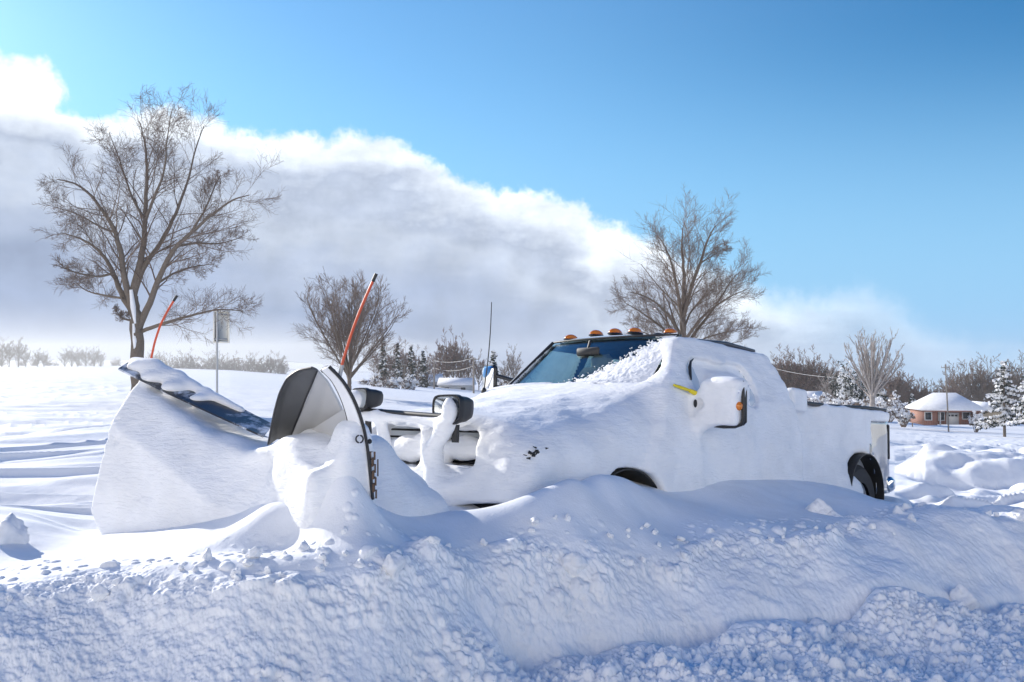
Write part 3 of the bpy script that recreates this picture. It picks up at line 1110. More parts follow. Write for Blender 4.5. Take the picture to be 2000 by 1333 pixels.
    # snow stuck round the plow frame: light towers and cross bar
    def lp(px, py, xx):
        p = onp(px, py, 0, xx)
        return (p[0], -p[1], p[2])
    d = smin(d, sd_caps(Q, lp(713, 812, -1.16), lp(872, 822, -1.16), .026, .036), .03)
    d = smin(d, sd_caps(Q, lp(880, 812, -1.16), lp(846, 880, -1.14), .05, .055), .05)
    d = smin(d, sd_caps(Q, lp(846, 880, -1.14), lp(852, 990, -1.12), .05, .10), .06)
    d = smin(d, sd_caps(Q, lp(742, 812, -1.14), lp(752, 872, -1.12), .035, .04), .03)
    d = smin(d, sd_ell(Q, lp(878, 806, -1.20), (.035, .05, .07)), .03)
    d = smin(d, sd_ell(Q, lp(693, 782, -1.19), (.08, .10, .075)), .03)
    d = smin(d, sd_ell(Q, lp(890, 945, -1.0), (.12, .16, .10)), .10)
    d = d + n
    v, f = surface_nets(d, lo, h)
    o = link('snow_cover', mesh_from(v, f, 'snow_cover', M['packed']), truck)
    o['label'] = 'thick wind-packed snow plastered over the truck'


build_truck_snow()


def build_truck_parts():
    # crust of snow across the driver's half of the windscreen, broken into grains at its edge
    nu, nv = 250, 140
    ss, tt = np.meshgrid(np.linspace(-.82, .80, nu), np.linspace(0, 1, nv), indexing='ij')
    zz = 1.43 + .52 * tt
    sw = ss * (1 - (zz - 1.45) * .26)
    p = np.stack([xw_(sw, zz), -sw, zz], -1)
    # edge of the crust in (s, t): from the lower passenger corner up to the top near the driver's pillar
    edge = np.interp(tt, [0, .06, .14, .3, .55, .8, 1.0], [-.75, -.35, -.02, .18, .36, .50, .56])
    q = p.reshape(-1, 3)
    nz = (fbm(q * 22, 3, 5) * .07 + vnoise(q * 75, 9) * .13).reshape(nu, nv)
    e = sw - edge + nz * np.clip(1.2 - np.abs(sw - edge) * 2.0, .2, 1)
    keep = e > 0.0
    th = np.clip((sw - edge) * .10, .004, .045) + (vnoise(q * 70, 3) * .0032 + fbm(q * 16, 3, 8) * .0045).reshape(nu, nv)
    p[..., 0] += .028 - np.maximum(th, .003)
    p[..., 2] += th * .4
    i, j = np.meshgrid(np.arange(nu - 1), np.arange(nv - 1), indexing='ij')
    kc = keep[:-1, :-1] & keep[1:, :-1] & keep[1:, 1:] & keep[:-1, 1:]
    a = (i * nv + j)[kc]
    me = mesh_from(p.reshape(-1, 3), np.stack([a, a + nv, a + nv + 1, a + 1], 1), 'windshield_snow', M['snow'])
    o = link('windshield_snow', me, truck)
    md = o.modifiers.new('thickness', 'SOLIDIFY')
    md.thickness = .006
    md.offset = -1
    # black grille and lamps deep in the two openings, bumper underside
    g = MB()
    for k in range(5):
        g.box((-.79, -.03, .84 + .055 * k), (.03, 1.28, .018), bev=.006)
    g.box((-.76, -.03, .95), (.02, 1.3, .36))
    g.build('grille', M['grille_black'], truck)
    # corner of the driver's headlamp showing in flecks through the crust
    a_, b_ = np.meshgrid(np.linspace(-1, 1, 60), np.linspace(-1, 1, 28), indexing='ij')
    pp = np.stack([-.86 + .12 * a_, -(1.048 - .02 * a_ * 0), .93 + .05 * b_ + .018 * a_], -1)
    pp[..., 1] = -(1.052 + .006 * vnoise(pp.reshape(-1, 3) * 40, 2).reshape(60, 28))
    kk = (fbm(pp.reshape(-1, 3) * np.array([38, 1, 60]), 3, 12).reshape(60, 28) - 1.6 * (np.sqrt(a_ ** 2 + b_ ** 2) - .62)) > .28
    ii, jj = np.meshgrid(np.arange(59), np.arange(27), indexing='ij')
    ok = kk[:-1, :-1] & kk[1:, 1:]
    aa = (ii * 28 + jj)[ok]
    o = link('headlight', mesh_from(pp.reshape(-1, 3), np.stack([aa, aa + 28, aa + 29, aa + 1], 1), 'headlight', M['rubber']), truck)
    md = o.modifiers.new('thickness', 'SOLIDIFY')
    md.thickness = .03
    c0 = onp(1455, 852, 1, 1.09)
    pp = np.stack([c0[0] + .22 * a_, -(1.085 + 0 * a_), c0[2] + .075 * b_], -1)
    kk = (fbm(pp.reshape(-1, 3) * np.array([45, 1, 28]), 3, 22).reshape(60, 28) - .9 * (np.sqrt(a_ ** 2 + b_ ** 2) - .4)) > .95
    ok = kk[:-1, :-1] & kk[1:, 1:]
    aa = (ii * 28 + jj)[ok]
    if len(aa):
        o = link('door_handle', mesh_from(pp.reshape(-1, 3), np.stack([aa, aa + 28, aa + 29, aa + 1], 1), 'door_handle', M['fleck']), truck)
        md = o.modifiers.new('thickness', 'SOLIDIFY')
        md.thickness = .014
    MB().box(L(-.83, .05, .53), (.24, 1.80, .10), bev=.03).build('bumper', M['black'], truck, True)
    for (px0, px1) in ((716, 727),):
        pa, pb = onp(px0 + 4, 822, 0, -1.12), onp(px0 + 6, 858, 0, -1.12)
        MB().tube([pa, pb], .02, 8).build('light_tower', M['black'], truck, True)  # bare black piece of the far plow light tower
    # body core under the snow (visible only through gaps)
    core = MB()
    core.box((1.0, .05, .82), (3.4, 1.6, .62), bev=.08)
    core.box((3.95, .05, .95), (2.4, 1.86, .5), bev=.05)
    core.box((-.35, .03, 1.0), (.9, 1.7, .30), bev=.08)
    core.build('body', M['paint'], truck, True)
    # passenger side front of the hood, bare paint
    # rear quarter panel: flared bare panel behind the wheel
    zz = np.linspace(.50, 1.34, 12)
    xx = np.linspace(4.55, 5.22, 10)
    gr = np.array([[[x_ + .0, -(.965 + .05 * math.exp(-((x_ - 4.45) / .3) ** 2) * (1 if z_ < 1.05 else .4) - .10 * max(0, (z_ - 1.2)) - .12 * max(0, x_ - 5.1)), z_] for z_ in zz] for x_ in xx])
    # cut the wheel opening out of the panel
    m = MB()
    keep = []
    me_v = gr.reshape(-1, 3)
    idx = lambda a, b: a * len(zz) + b
    q = []
    for a in range(len(xx) - 1):
        for b in range(len(zz) - 1):
            cx, cz = xx[a] + .035, zz[b] + .035
            if math.hypot(cx - 4.33, cz - .52) > .46:
                q.append([idx(a, b), idx(a + 1, b), idx(a + 1, b + 1), idx(a, b + 1)])
    o = link('rear_fender', mesh_from(me_v, np.array(q), 'rear_fender', M['fender']), truck)
    md = o.modifiers.new('thickness', 'SOLIDIFY')
    md.thickness = .01
    MB().box(L(5.215, .93, 1.08), (.035, .06, .40), bev=.012).build('tail_lamp', M['black'], truck, True)
    MB().box(L(5.24, .05, .60), (.12, 1.9, .17), bev=.04).build('rear_bumper', M['chrome'], truck, True)
    # black bed rail cap
    MB().tube([L(x_, .93, 1.437 + .008 * math.sin(x_ * 3)) for x_ in np.linspace(3.15, 5.16, 12)], .022, 8).build('bed_rail', M['black'], truck, True)
    # wheels
    for (x_, z_, s0) in ((.12, .34, .74), (4.35, .42, .74), (.12, .34, -.99), (4.35, .42, -.99)):
        s1 = s0 + .25
        t = MB()
        prof = [(.22, .0), (.36, .0), (.395, .03), (.405, .06), (.405, .19), (.395, .22), (.36, .25), (.22, .25)]
        nseg = 40
        v, f = [], []
        for k in range(nseg):
            th = 2 * math.pi * k / nseg
            rr = .006 if k % 2 else 0
            for (r, w_) in prof:
                r2 = r + (rr if r > .39 else 0)
                v.append((x_ + r2 * math.cos(th), -(s0 + w_), z_ + r2 * math.sin(th)))
        npf = len(prof)
        for k in range(nseg):
            k2 = (k + 1) % nseg
            for b in range(npf - 1):
                f.append([k * npf + b, k2 * npf + b, k2 * npf + b + 1, k * npf + b + 1])
        t.add(v, np.array(f))
        wo = t.build('wheel', M['rubber'], truck, 30)
        r = MB()
        cs = s1 - .05 if s0 > 0 else s0 + .05
        for k in range(8):
            th = 2 * math.pi * k / 8
            r.tube([(x_ + .05 * math.cos(th), -cs, z_ + .05 * math.sin(th)), (x_ + .21 * math.cos(th), -(cs - .01), z_ + .21 * math.sin(th))], .026, 6)
        r.ellipsoid((x_, -cs, z_), (.07, .03, .07))
        th = np.linspace(0, 2 * np.pi, 33)
        r.tube([(x_ + .215 * math.cos(a), -cs, z_ + .215 * math.sin(a)) for a in th], .02, 6, False)
        r.build('rim', M['steel'], wo, True)
    # dark liner of the wheel wells
    for cx, cz, rr in ((.12, .33, .492), (4.37, .52, .425)):
        th = np.linspace(-.3, math.pi + .3, 24)
        gr = np.array([[[cx + rr * math.cos(t), -s_, cz + rr * math.sin(t)] for t in th] for s_ in (.63, 1.055)])
        MB().sheet(gr, .012).build('wheel_well', M['grille_black'], truck, True)
        MB().box(L(cx, .655, cz), (1.0, .03, .95)).build('wheel_well', M['grille_black'], truck)
    # driver's door mirror: black shell edge, chrome corner, marker lamp
    mo = MB()
    path = [(1.462, 1.51), (1.472, 1.36), (1.470, 1.22), (1.455, 1.175), (1.40, 1.158), (1.30, 1.155), (1.2, 1.165)]
    mo.tube([L(1.0, a + .004, b) for a, b in path], .015, 8)
    mo.box(L(1.06, 1.30, 1.335), (.06, .345, .335), bev=.03)
    mo = mo.build('door_mirror', M['black'], truck, True)
    MB().ellipsoid(L(.985, 1.458, 1.45), (.05, .012, .06)).build('mirror_cap', M['chrome'], mo, True)
    MB().ellipsoid(L(.97, 1.455, 1.315), (.035, .028, .035)).build('marker_lamp', M['amber'], mo, True)
    MB().ellipsoid(L(.925, 1.095, 1.335), (.02, .012, .034)).build('mirror_pivot', M['black'], mo, True)
    # passenger mirror
    pm = MB()
    pc = onp(958, 746, 0, .95)
    pm.box(pc + [0, 0, .02], (.09, .17, .30), bev=.035)
    pm.tube([pc + [0, -.08, -.06], pc + [.02, -.34, -.10]], .03)
    pm.tube([pc + [0, -.08, .06], pc + [.02, -.34, 0]], .02)
    pmo = pm.build('door_mirror', M['black'], truck, True)
    MB().box(pc + [-.035, .0, .03], (.06, .15, .25), bev=.03).build('mirror_cap', M['chrome'], pmo, True)
    # whip antenna on the far fender
    a, b = onp(945, 765, 1, -.9), onp(960, 590, 1, -.9)
    ts = np.linspace(0, 1, 10)
    an = MB()
    an.tube([a * (1 - t) + b * t + np.array([.02, 0, 0]) * math.sin(t * 3.1) for t in ts], np.linspace(.0065, .004, 10), 6)
    an.ellipsoid(a, (.025, .025, .04))
    an.build('whip_antenna', M['black'], truck, True)
    # exposed sliver of the driver's window trim
    tr = MB()
    pts = [(1.02, 1.53), (1.04, 1.58), (1.08, 1.64), (1.135, 1.69), (1.20, 1.72)]
    tr.tube([L(a_, sl_(b_) - .004, b_) for a_, b_ in pts], [.006, .013, .014, .010, .004], 8)
    tr.build('window_trim', M['black'], truck, True)
    # wiper arms half buried on the cowl
    for a, b in (((1005, 752), (1045, 762)), ((1130, 755), (1150, 757))):
        pa, pb = onp(*a, 0, .60), onp(*b, 0, .60)
        MB().tube([pa, (pa + pb) / 2 + [0, 0, .012], pb], .008, 6).build('wiper', M['black'], truck, True)


M['fleck'] = mat_simple('scoured_paint', (.30, .27, .25), .6, 0, .2)
M['fender'] = mat_simple('bare_fender_paint', (.24, .25, .27), .12, .9, .05, 3, coat=1.0)
build_truck_parts()

# ------------------------------------------------------------------ yellow ice scraper
A_, B_ = onp(1316, 752, 1, 1.03), onp(1360, 767, 1, 1.10)
A_, B_ = TR @ A_ + TT, TR @ B_ + TT
sc_ = MB()
dv_ = (B_ - A_)
sc_.tube([A_ - B_, -.75 * dv_, -.5 * dv_, -.3 * dv_], [.010, .0135, .0135, .011], 8)
sc_.tube([-.3 * dv_, -.12 * dv_ + [0, 0, -.004], 0 * dv_ + [0, 0, -.008], .15 * dv_ + [0, 0, -.02]], [.016, .02, .02, .014], 8)
so_ = sc_.build('ice_scraper', M['yellow'], None, True, loc=tuple(B_))
tag(so_, 'yellow plastic scraper handle sticking out of the snow above the driver mirror', 'ice scraper')

# ------------------------------------------------------------------ the V-plow on the truck's nose
H0 = np.array([-1.52, 5.54, .25])
plow = thing('snow_plow', 'v-shaped snow plow mounted ahead of the truck, caked in snow', 'snow plow', tuple(H0))
EL, ER = np.array([-2.62, 6.05]), np.array([-.82, 4.55])


def wing_axes(e):
    u = e - H0[:2]
    ln = np.linalg.norm(u)
    u = u / ln
    nrm = np.array([u[1], -u[0]])
    if nrm @ np.array([-.7, -.71]) < 0:
        nrm = -nrm
    return u, nrm, ln


ULv, NL, LL = wing_axes(EL)
UR, NR, LR = wing_axes(ER)


def ztopL(u):
    return 1.15 + .44 * np.clip(u / LL, -.1, 1.1)


def pw(u_ax, n_ax, u, w, z):
    q = H0[:2] + u_ax * u + n_ax * w
    return np.array([q[0], q[1], z]) - H0


def interp_rows(rows, n=14, m=8):
    """rows: list of polylines (same count) of photo points -> smooth grid"""
    R = np.array([[C(*p) for p in r] for r in rows])
    k = R.shape[1]
    t = np.linspace(0, k - 1, n)
    out = np.stack([np.stack([np.interp(t, np.arange(k), r[:, c]) for c in range(3)], -1) for r in R])
    t2 = np.linspace(0, len(rows) - 1, m)
    i = np.clip(np.floor(t2).astype(int), 0, len(rows) - 2)
    f = (t2 - i)[:, None, None]
    g = out[i] * (1 - f) + out[i + 1] * f
    for _ in range(2):
        g[:, 1:-1] = (g[:, :-2] + 2 * g[:, 1:-1] + g[:, 2:]) / 4
    return g


def mat_frosted(name, base, thr):
    m, g, b = mat_new(name)
    tc = g.n('ShaderNodeTexCoord')
    n = g.noise(tc.outputs['Object'], 5, 9, .68)
    f = g.maprange(n, thr, thr + .10, 0, 1, 'LINEAR')
    g.l(g.mix(f, (*base, 1), (.62, .66, .72, 1)), b.inputs['Base Color'])
    g.l(g.maprange(f, 0, 1, .35, .8, 'LINEAR'), b.inputs['Roughness'])
    return m


M['frost_flap'] = mat_frosted('snow_dusted_flap', (.012, .014, .020), .50)


def build_plow():
    # moldboards behind the snow
    for ax, nx, ln, zt, w0, wa in ((ULv, NL, LL, ztopL, -.05, .16), (UR, NR, LR - .03, lambda u: 1.08 + .38 * u / LR, .02, .10)):
        us = np.linspace(.03, ln - .02, 12)
        ts = np.linspace(0, 1, 10)
        gr = np.array([[pw(ax, nx, u, w0 - wa * math.sin(math.pi * t * .9), .36 + (float(zt(u)) - .40) * t) for t in ts] for u in us])
        wb = MB().sheet(gr, .02).build('wing_blade', M['poly'], plow, True)
        rb = MB()
        for u in np.linspace(.15, ln - .12, 4):
            rb.tube([pw(ax, nx, u, w0 - .03 - wa * math.sin(math.pi * t * .9), .36 + (float(zt(u)) - .42) * t) for t in ts], .02, 6)
        rb.build('rib', M['steel'], wb, True)
    # left rubber flap
    rows = [[(272, 701, 6.16), (350, 735, 6.0), (440, 782, 5.80), (531, 829, 5.55)],
            [(252, 708, 6.08), (342, 750, 5.88), (434, 797, 5.66), (524, 841, 5.42)],
            [(231, 721, 5.96), (333, 771, 5.74), (427, 814, 5.52), (514, 853, 5.28)]]
    g = interp_rows(rows, 20, 9)
    MB().sheet(g - H0, .012).build('rubber_flap', M['frost_flap'], plow, True)
    # right flap: underside towards us
    rows = [[(621, 723, 4.58), (613, 745, 4.7), (603, 769, 4.82), (592, 796, 4.96), (580, 824, 5.10), (566, 858, 5.28)],
            [(617, 721, 4.56), (600, 738, 4.68), (588, 760, 4.80), (578, 786, 4.92), (566, 818, 5.06), (556, 858, 5.24)],
            [(612, 719, 4.55), (590, 724, 4.64), (569, 741, 4.74), (556, 770, 4.85), (546, 808, 4.98), (540, 856, 5.18)],
            [(609, 718, 4.54), (582, 723, 4.60), (561, 738, 4.68), (546, 767, 4.78), (535, 808, 4.92), (524, 868, 5.12)]]
    g = interp_rows(rows, 26, 12)
    f2 = MB().sheet(g - H0, .012).build('rubber_flap', M['flap'], plow, True)
    e = MB()
    e.tube(g[0] - H0 + np.array([-.004, -.008, 0]), .006, 6)
    e.tube(g[-1] - H0, .0065, 6)
    e.build('edge_bead', M['black'], f2, True)
    # visible face of the right wing
    rows = [[(621, 724, 4.59), (604, 768, 4.83), (592, 797, 4.97), (580, 825, 5.11), (566, 860, 5.29), (548, 905, 5.5)],
            [(640, 745, 4.66), (630, 790, 4.90), (622, 820, 5.03), (612, 850, 5.16), (600, 885, 5.32), (580, 930, 5.52)],
            [(664, 790, 4.70), (656, 825, 4.90), (648, 855, 5.03), (640, 885, 5.16), (625, 915, 5.3), (600, 950, 5.5)],
            [(686, 850, 4.68), (680, 880, 4.86), (672, 905, 5.0), (664, 930, 5.1), (650, 950, 5.25), (620, 975, 5.4)]]
    g = interp_rows(rows, 20, 14)
    MB().sheet(g - H0, .012).build('moldboard_face', M['poly'], plow, True)
    # C-shaped end plate of the near wing
    inner = [(628, 722), (648, 740), (664, 770), (676, 803), (683, 835), (687, 870), (688, 920), (688, 970)]
    outer = [(641, 716), (668, 742), (690, 780), (705, 820), (714, 860), (719, 900), (723, 940), (726, 975)]
    I = np.array([C(a, b, 4.56 + .02 * k) for k, (a, b) in enumerate(inner)])
    O = np.array([C(a, b, 4.50 + .01 * k) for k, (a, b) in enumerate(outer)])
    t = np.linspace(0, 7, 40)
    sm = lambda A: np.stack([np.interp(t, np.arange(8), A[:, c]) for c in range(3)], -1)
    I, O = sm(I), sm(O)
    for _ in range(6):
        for A in (I, O):
            A[1:-1] = (A[:-2] + 2 * A[1:-1] + A[2:]) / 4
    ep = MB().sheet(np.stack([I, I * .5 + O * .5 + np.array([0, -.006, 0]), O]) - H0, .018).build('end_plate', M['snow'], plow, True)
    MB().tube(O - H0 + np.array([.006, -.006, 0]), .0085, 8).build('edge_bead', M['black'], ep, True)
    MB().tube(I[:26] - H0 + np.array([0, -.012, 0]), .005, 8).build('edge_bead', M['black'], ep, True)
    th = np.linspace(0, 2 * np.pi, 21)
    rc = C(703, 857, 4.50) - H0
    MB().tube([rc + np.array([.018 * math.cos(a), -.012, .019 * math.sin(a)]) for a in th], .0045, 6, False).build('lifting_eye', M['black'], ep, True)
    hb = MB()
    hb.tube([C(628, 726, 4.56) - H0, C(640, 717, 4.56) - H0, C(652, 724, 4.54) - H0, C(660, 736, 4.54) - H0], .009, 6)
    hb.box(C(641, 720, 4.56) - H0, (.03, .03, .022), bev=.005)
    hb.build('rod_bracket', M['black'], plow, True)
    # hardware on the edge: turnbuckle and chain links
    ch = MB()
    for k in range(7):
        p = C(727.5 + .5 * k, 890 + 12.5 * k, 4.56) - H0
        r = np.array([.011 * math.cos(k * 1.57), .011 * math.sin(k * 1.57), 0])
        ch.tube([p + np.array([0, 0, .02]) + r, p + np.array([0, 0, -.02]) + r, p + np.array([0, 0, -.02]) - r, p + np.array([0, 0, .02]) - r, p + np.array([0, 0, .02]) + r], .0055, 6, False)
    ch.tube([C(722, 882, 4.55) - H0, C(724, 965, 4.57) - H0], .006, 6)
    ch.tube([C(738, 897, 4.62) - H0, C(738, 930, 4.62) - H0], .004, 6)
    ch.build('chain', M['rust'], plow, True)
    MB().ellipsoid(C(722, 862, 4.55) - H0, (.012, .012, .013)).build('bolt', M['black'], plow, True)
    # marker rods
    for pts, d, r in (([(661, 745), (667, 715), (675, 688), (690, 640), (710, 590), (728, 550)], 4.55, .0075),
                      ([(294, 706), (302, 668), (314, 632), (329, 604), (339, 588)], 6.14, .008)):
        p = np.array([C(a, b, d) for a, b in pts])
        tt = np.linspace(0, len(p) - 1, 24)
        q = np.stack([np.interp(tt, np.arange(len(p)), p[:, c]) for c in range(3)], -1)
        for _ in range(3):
            q[1:-1] = (q[:-2] + 2 * q[1:-1] + q[2:]) / 4
        ro = MB().tube(q - H0, r, 8).build('marker_rod', M['orange_rod'], plow, True)
        dq = q[-1] - q[-3]
        dq /= np.linalg.norm(dq)
        MB().tube([q[-1] - H0, q[-1] + dq * .045 - H0], r * 1.25, 8).build('rod_tip', M['black'], ro, True)
        if d < 5:
            MB().tube([q[0] - H0, q[5] - H0], r * 1.5, 8).build('rod_spring', M['steel'], ro, True)
    # head lamps on the plow frame
    def lp(px, py, xx):
        return TR @ onp(px, py, 0, xx) + TT
    Rz = TR
    for kind, c0, w_, h_ in (('near', lp(882, 800, -1.13), .33, .20), ('far', lp(712, 779, -1.16), .24, .16)):
        b = MB()
        off = c0 - H0
        rot = Matrix.Rotation(math.radians(-8), 3, 'Z')
        Rm = TR @ np.array(rot)
        # rounded housing, widest at its lens, tapering backwards
        nn = 36
        th = np.linspace(0, 2 * np.pi, nn, endpoint=False)
        sx = np.sign(np.cos(th)) * np.abs(np.cos(th)) ** .45
        sz = np.sign(np.sin(th)) * np.abs(np.sin(th)) ** .45
        rings = []
        for xx_, kw, kh, dz_ in ((-.045, .93, .92, 0), (-.05, 1, 1, 0), (-.02, 1.02, 1.02, 0), (0, .94, .94, 0), (.06, .84, .86, .004), (.11, .62, .70, .008), (.135, .35, .45, .01)):
            wz = np.where(sz < 0, 1 - .10 * np.abs(sz), 1)
            rings.append(np.stack([np.full(nn, xx_), sx * w_ / 2 * kw * wz, sz * h_ / 2 * kh + dz_], -1))
        V = np.array(rings)
        k_, j_ = np.meshgrid(np.arange(len(rings) - 1), np.arange(nn), indexing='ij')
        a_ = k_ * nn + j_
        b_ = k_ * nn + (j_ + 1) % nn
        b.add(V.reshape(-1, 3) @ Rm.T + off, np.stack([a_, b_, b_ + nn, a_ + nn], -1).reshape(-1, 4))
        b.add(V[-1] @ Rm.T + off, np.array([list(range(nn))]))
        b.tube([np.array([.04, 0, -h_ / 2]) @ Rm.T + off, np.array([.04, 0, -h_ / 2 - .12]) @ Rm.T + off], .025, 8)
        for zz_ in (-.3, 0, .3):
            b.tube([np.array([.015, w_ * .40, zz_ * h_]) @ Rm.T + off, np.array([.10, w_ * .34, zz_ * h_ * .85]) @ Rm.T + off], .006, 6)
        bo = b.build('plow_headlight', M['black'], plow, 50)
        lv = V[0] * np.array([1, .97, .97])
        MB().add(lv @ Rm.T + off, np.array([list(range(nn))])).build('lens', M['lens'], bo)
        rf = MB()
        rr_ = [lv * np.array([1, .96, .96]), lv * np.array([0, .8, .8]) + np.array([-.01, 0, 0]), lv * np.array([0, .45, .45]) + np.array([.025, 0, 0]), lv * np.array([0, .1, .1]) + np.array([.04, 0, 0])]
        rr_ = np.array(rr_)
        k_, j_ = np.meshgrid(np.arange(3), np.arange(nn), indexing='ij')
        a_ = k_ * nn + j_
        b_ = k_ * nn + (j_ + 1) % nn
        rf.add(rr_.reshape(-1, 3) @ Rm.T + off, np.stack([a_, b_, b_ + nn, a_ + nn], -1).reshape(-1, 4))
        rf.build('reflector', M['chrome'], bo, True)
    bar = MB()
    bar.tube([lp(708, 805, -1.16) - H0 + np.array([0, 0, .012]), lp(868, 818, -1.16) - H0 + np.array([0, 0, .012])], .022, 8)
    bar.build('light_bar', M['black'], plow, True)


build_plow()


def build_plow_snow():
    lo, h = (-3.15, 3.95, .35), .0165
    P = grid3(lo, (-.25, 6.75, 1.78), h)
    x, y, z = P
    n = gnoise(P, 2.2, 2, 15) * .016 + gnoise(P, 7, 2, 19) * .006
    dx, dy = x - H0[0], y - H0[1]
    u = dx * ULv[0] + dy * ULv[1]
    w = dx * NL[0] + dy * NL[1]
    zt = ztopL(u)
    u2 = dx * UR[0] + dy * UR[1]
    w2 = dx * NR[0] + dy * NR[1]
    drop = np.clip(zt - .05 - z, 0, 2)
    wf = .055 + .13 * np.clip(drop / .25, 0, 1) + .16 * np.clip(drop, 0, 1.0) + .10 * np.exp(-(u / .4) ** 2) * .3 + .27 * np.clip((1.25 - u) / 1.25, 0, 1.6)
    ue = np.interp(z, [.35, .50, .60, .68, .85, 1.1, 1.3, 1.5, 1.7], [.86, .98, 1.08, 1.155, 1.12, 1.08, 1.06, 1.03, 1.02])
    c = smax(w - wf, -.10 - w, .05)
    c = smax(c, u - ue, .05)
    c = smax(c, -.95 - u, .08)
    c = smax(c, -.10 - w2, .05)
    c = smax(c, z - (zt - .05 + .20 * np.clip(-u, 0, .5)), .06)
    # pits blown into the cake near its left edge
    pit = gnoise(P, 16, 2, 33)
    c = c + .035 * np.clip(pit - .15, 0, 1) * np.exp(-((u - 1.02) / .10) ** 2 - ((z - 1.2) / .14) ** 2) * 2
    d = c
    # snow lying along the left flap
    pts = [((262, 706, 6.08), .035), ((300, 722, 6.0), .058), ((345, 742, 5.93), .05), ((400, 768, 5.82), .028), ((470, 803, 5.66), .012)]
    for (a, ra), (b, rb) in zip(pts[:-1], pts[1:]):
        d = smin(d, sd_caps(P, C(*a), C(*b), ra, rb), .04)
    for a, ra in (((268, 716, 6.02), .035), ((305, 738, 5.93), .05), ((345, 758, 5.84), .048), ((385, 780, 5.74), .03)):
        d = smin(d, sd_ell(P, C(*a), (ra * 1.9, ra * 1.6, ra)), .05)
    # right wing: snow filling its lower curve and standing against its end
    u2 = dx * UR[0] + dy * UR[1]
    w2 = dx * NR[0] + dy * NR[1]
    fill = smax(w2 - (.17 + .05 * np.sin(u2 * 7)), -.10 - w2, .05)
    fill = smax(fill, z - (1.06 + .07 * u2 + .05 * np.sin(u2 * 9 + 1)), .07)
    fill = smax(fill, u2 - 1.2, .06)
    fill = smax(fill, -.3 - u2, .10)
    d = smin(d, fill, .24)
    d = smin(d, sd_ell(P, C(610, 866, 5.04), (.07, .09, .07)) + 1.2 * n, .06)
    d = smin(d, sd_ell(P, C(604, 975, 4.86), (.15, .13, .20)), .18)
    # wall outside the near end
    zA = [.35, .80, 1.0, 1.15, 1.28, 1.36]
    a0 = np.interp(z, zA, [-.14, -.135, -.125, -.105, -.075, -.05])
    wall = smax(w2 - a0 - np.interp(z, zA, [.24, .21, .19, .16, .11, .06]), a0 - w2, .03)
    wall = smax(wall, np.abs(u2 - 1.16) - .085, .05)
    wall = smax(wall, z - 1.315, .05)
    d = smin(d, wall, .10)
    # mass behind the wing round the frame
    blk = smin(sd_caps(P, C(735, 905, 5.2), C(805, 955, 5.55), .12, .085), sd_caps(P, C(745, 1000, 5.15), C(825, 1010, 5.35), .20, .17), .2)
    blk = smin(blk, sd_caps(P, C(725, 885, 5.1), C(725, 980, 5.1), .10, .14), .12)
    d = smin(d, blk, .05)
    d = d + n
    v, f = surface_nets(d, lo, h)
    o = link('snow_cake', mesh_from(v - H0, f, 'snow_cake', M['packed']), plow)
    o['label'] = 'smooth wind-packed snow filling the plow wings'


build_plow_snow()

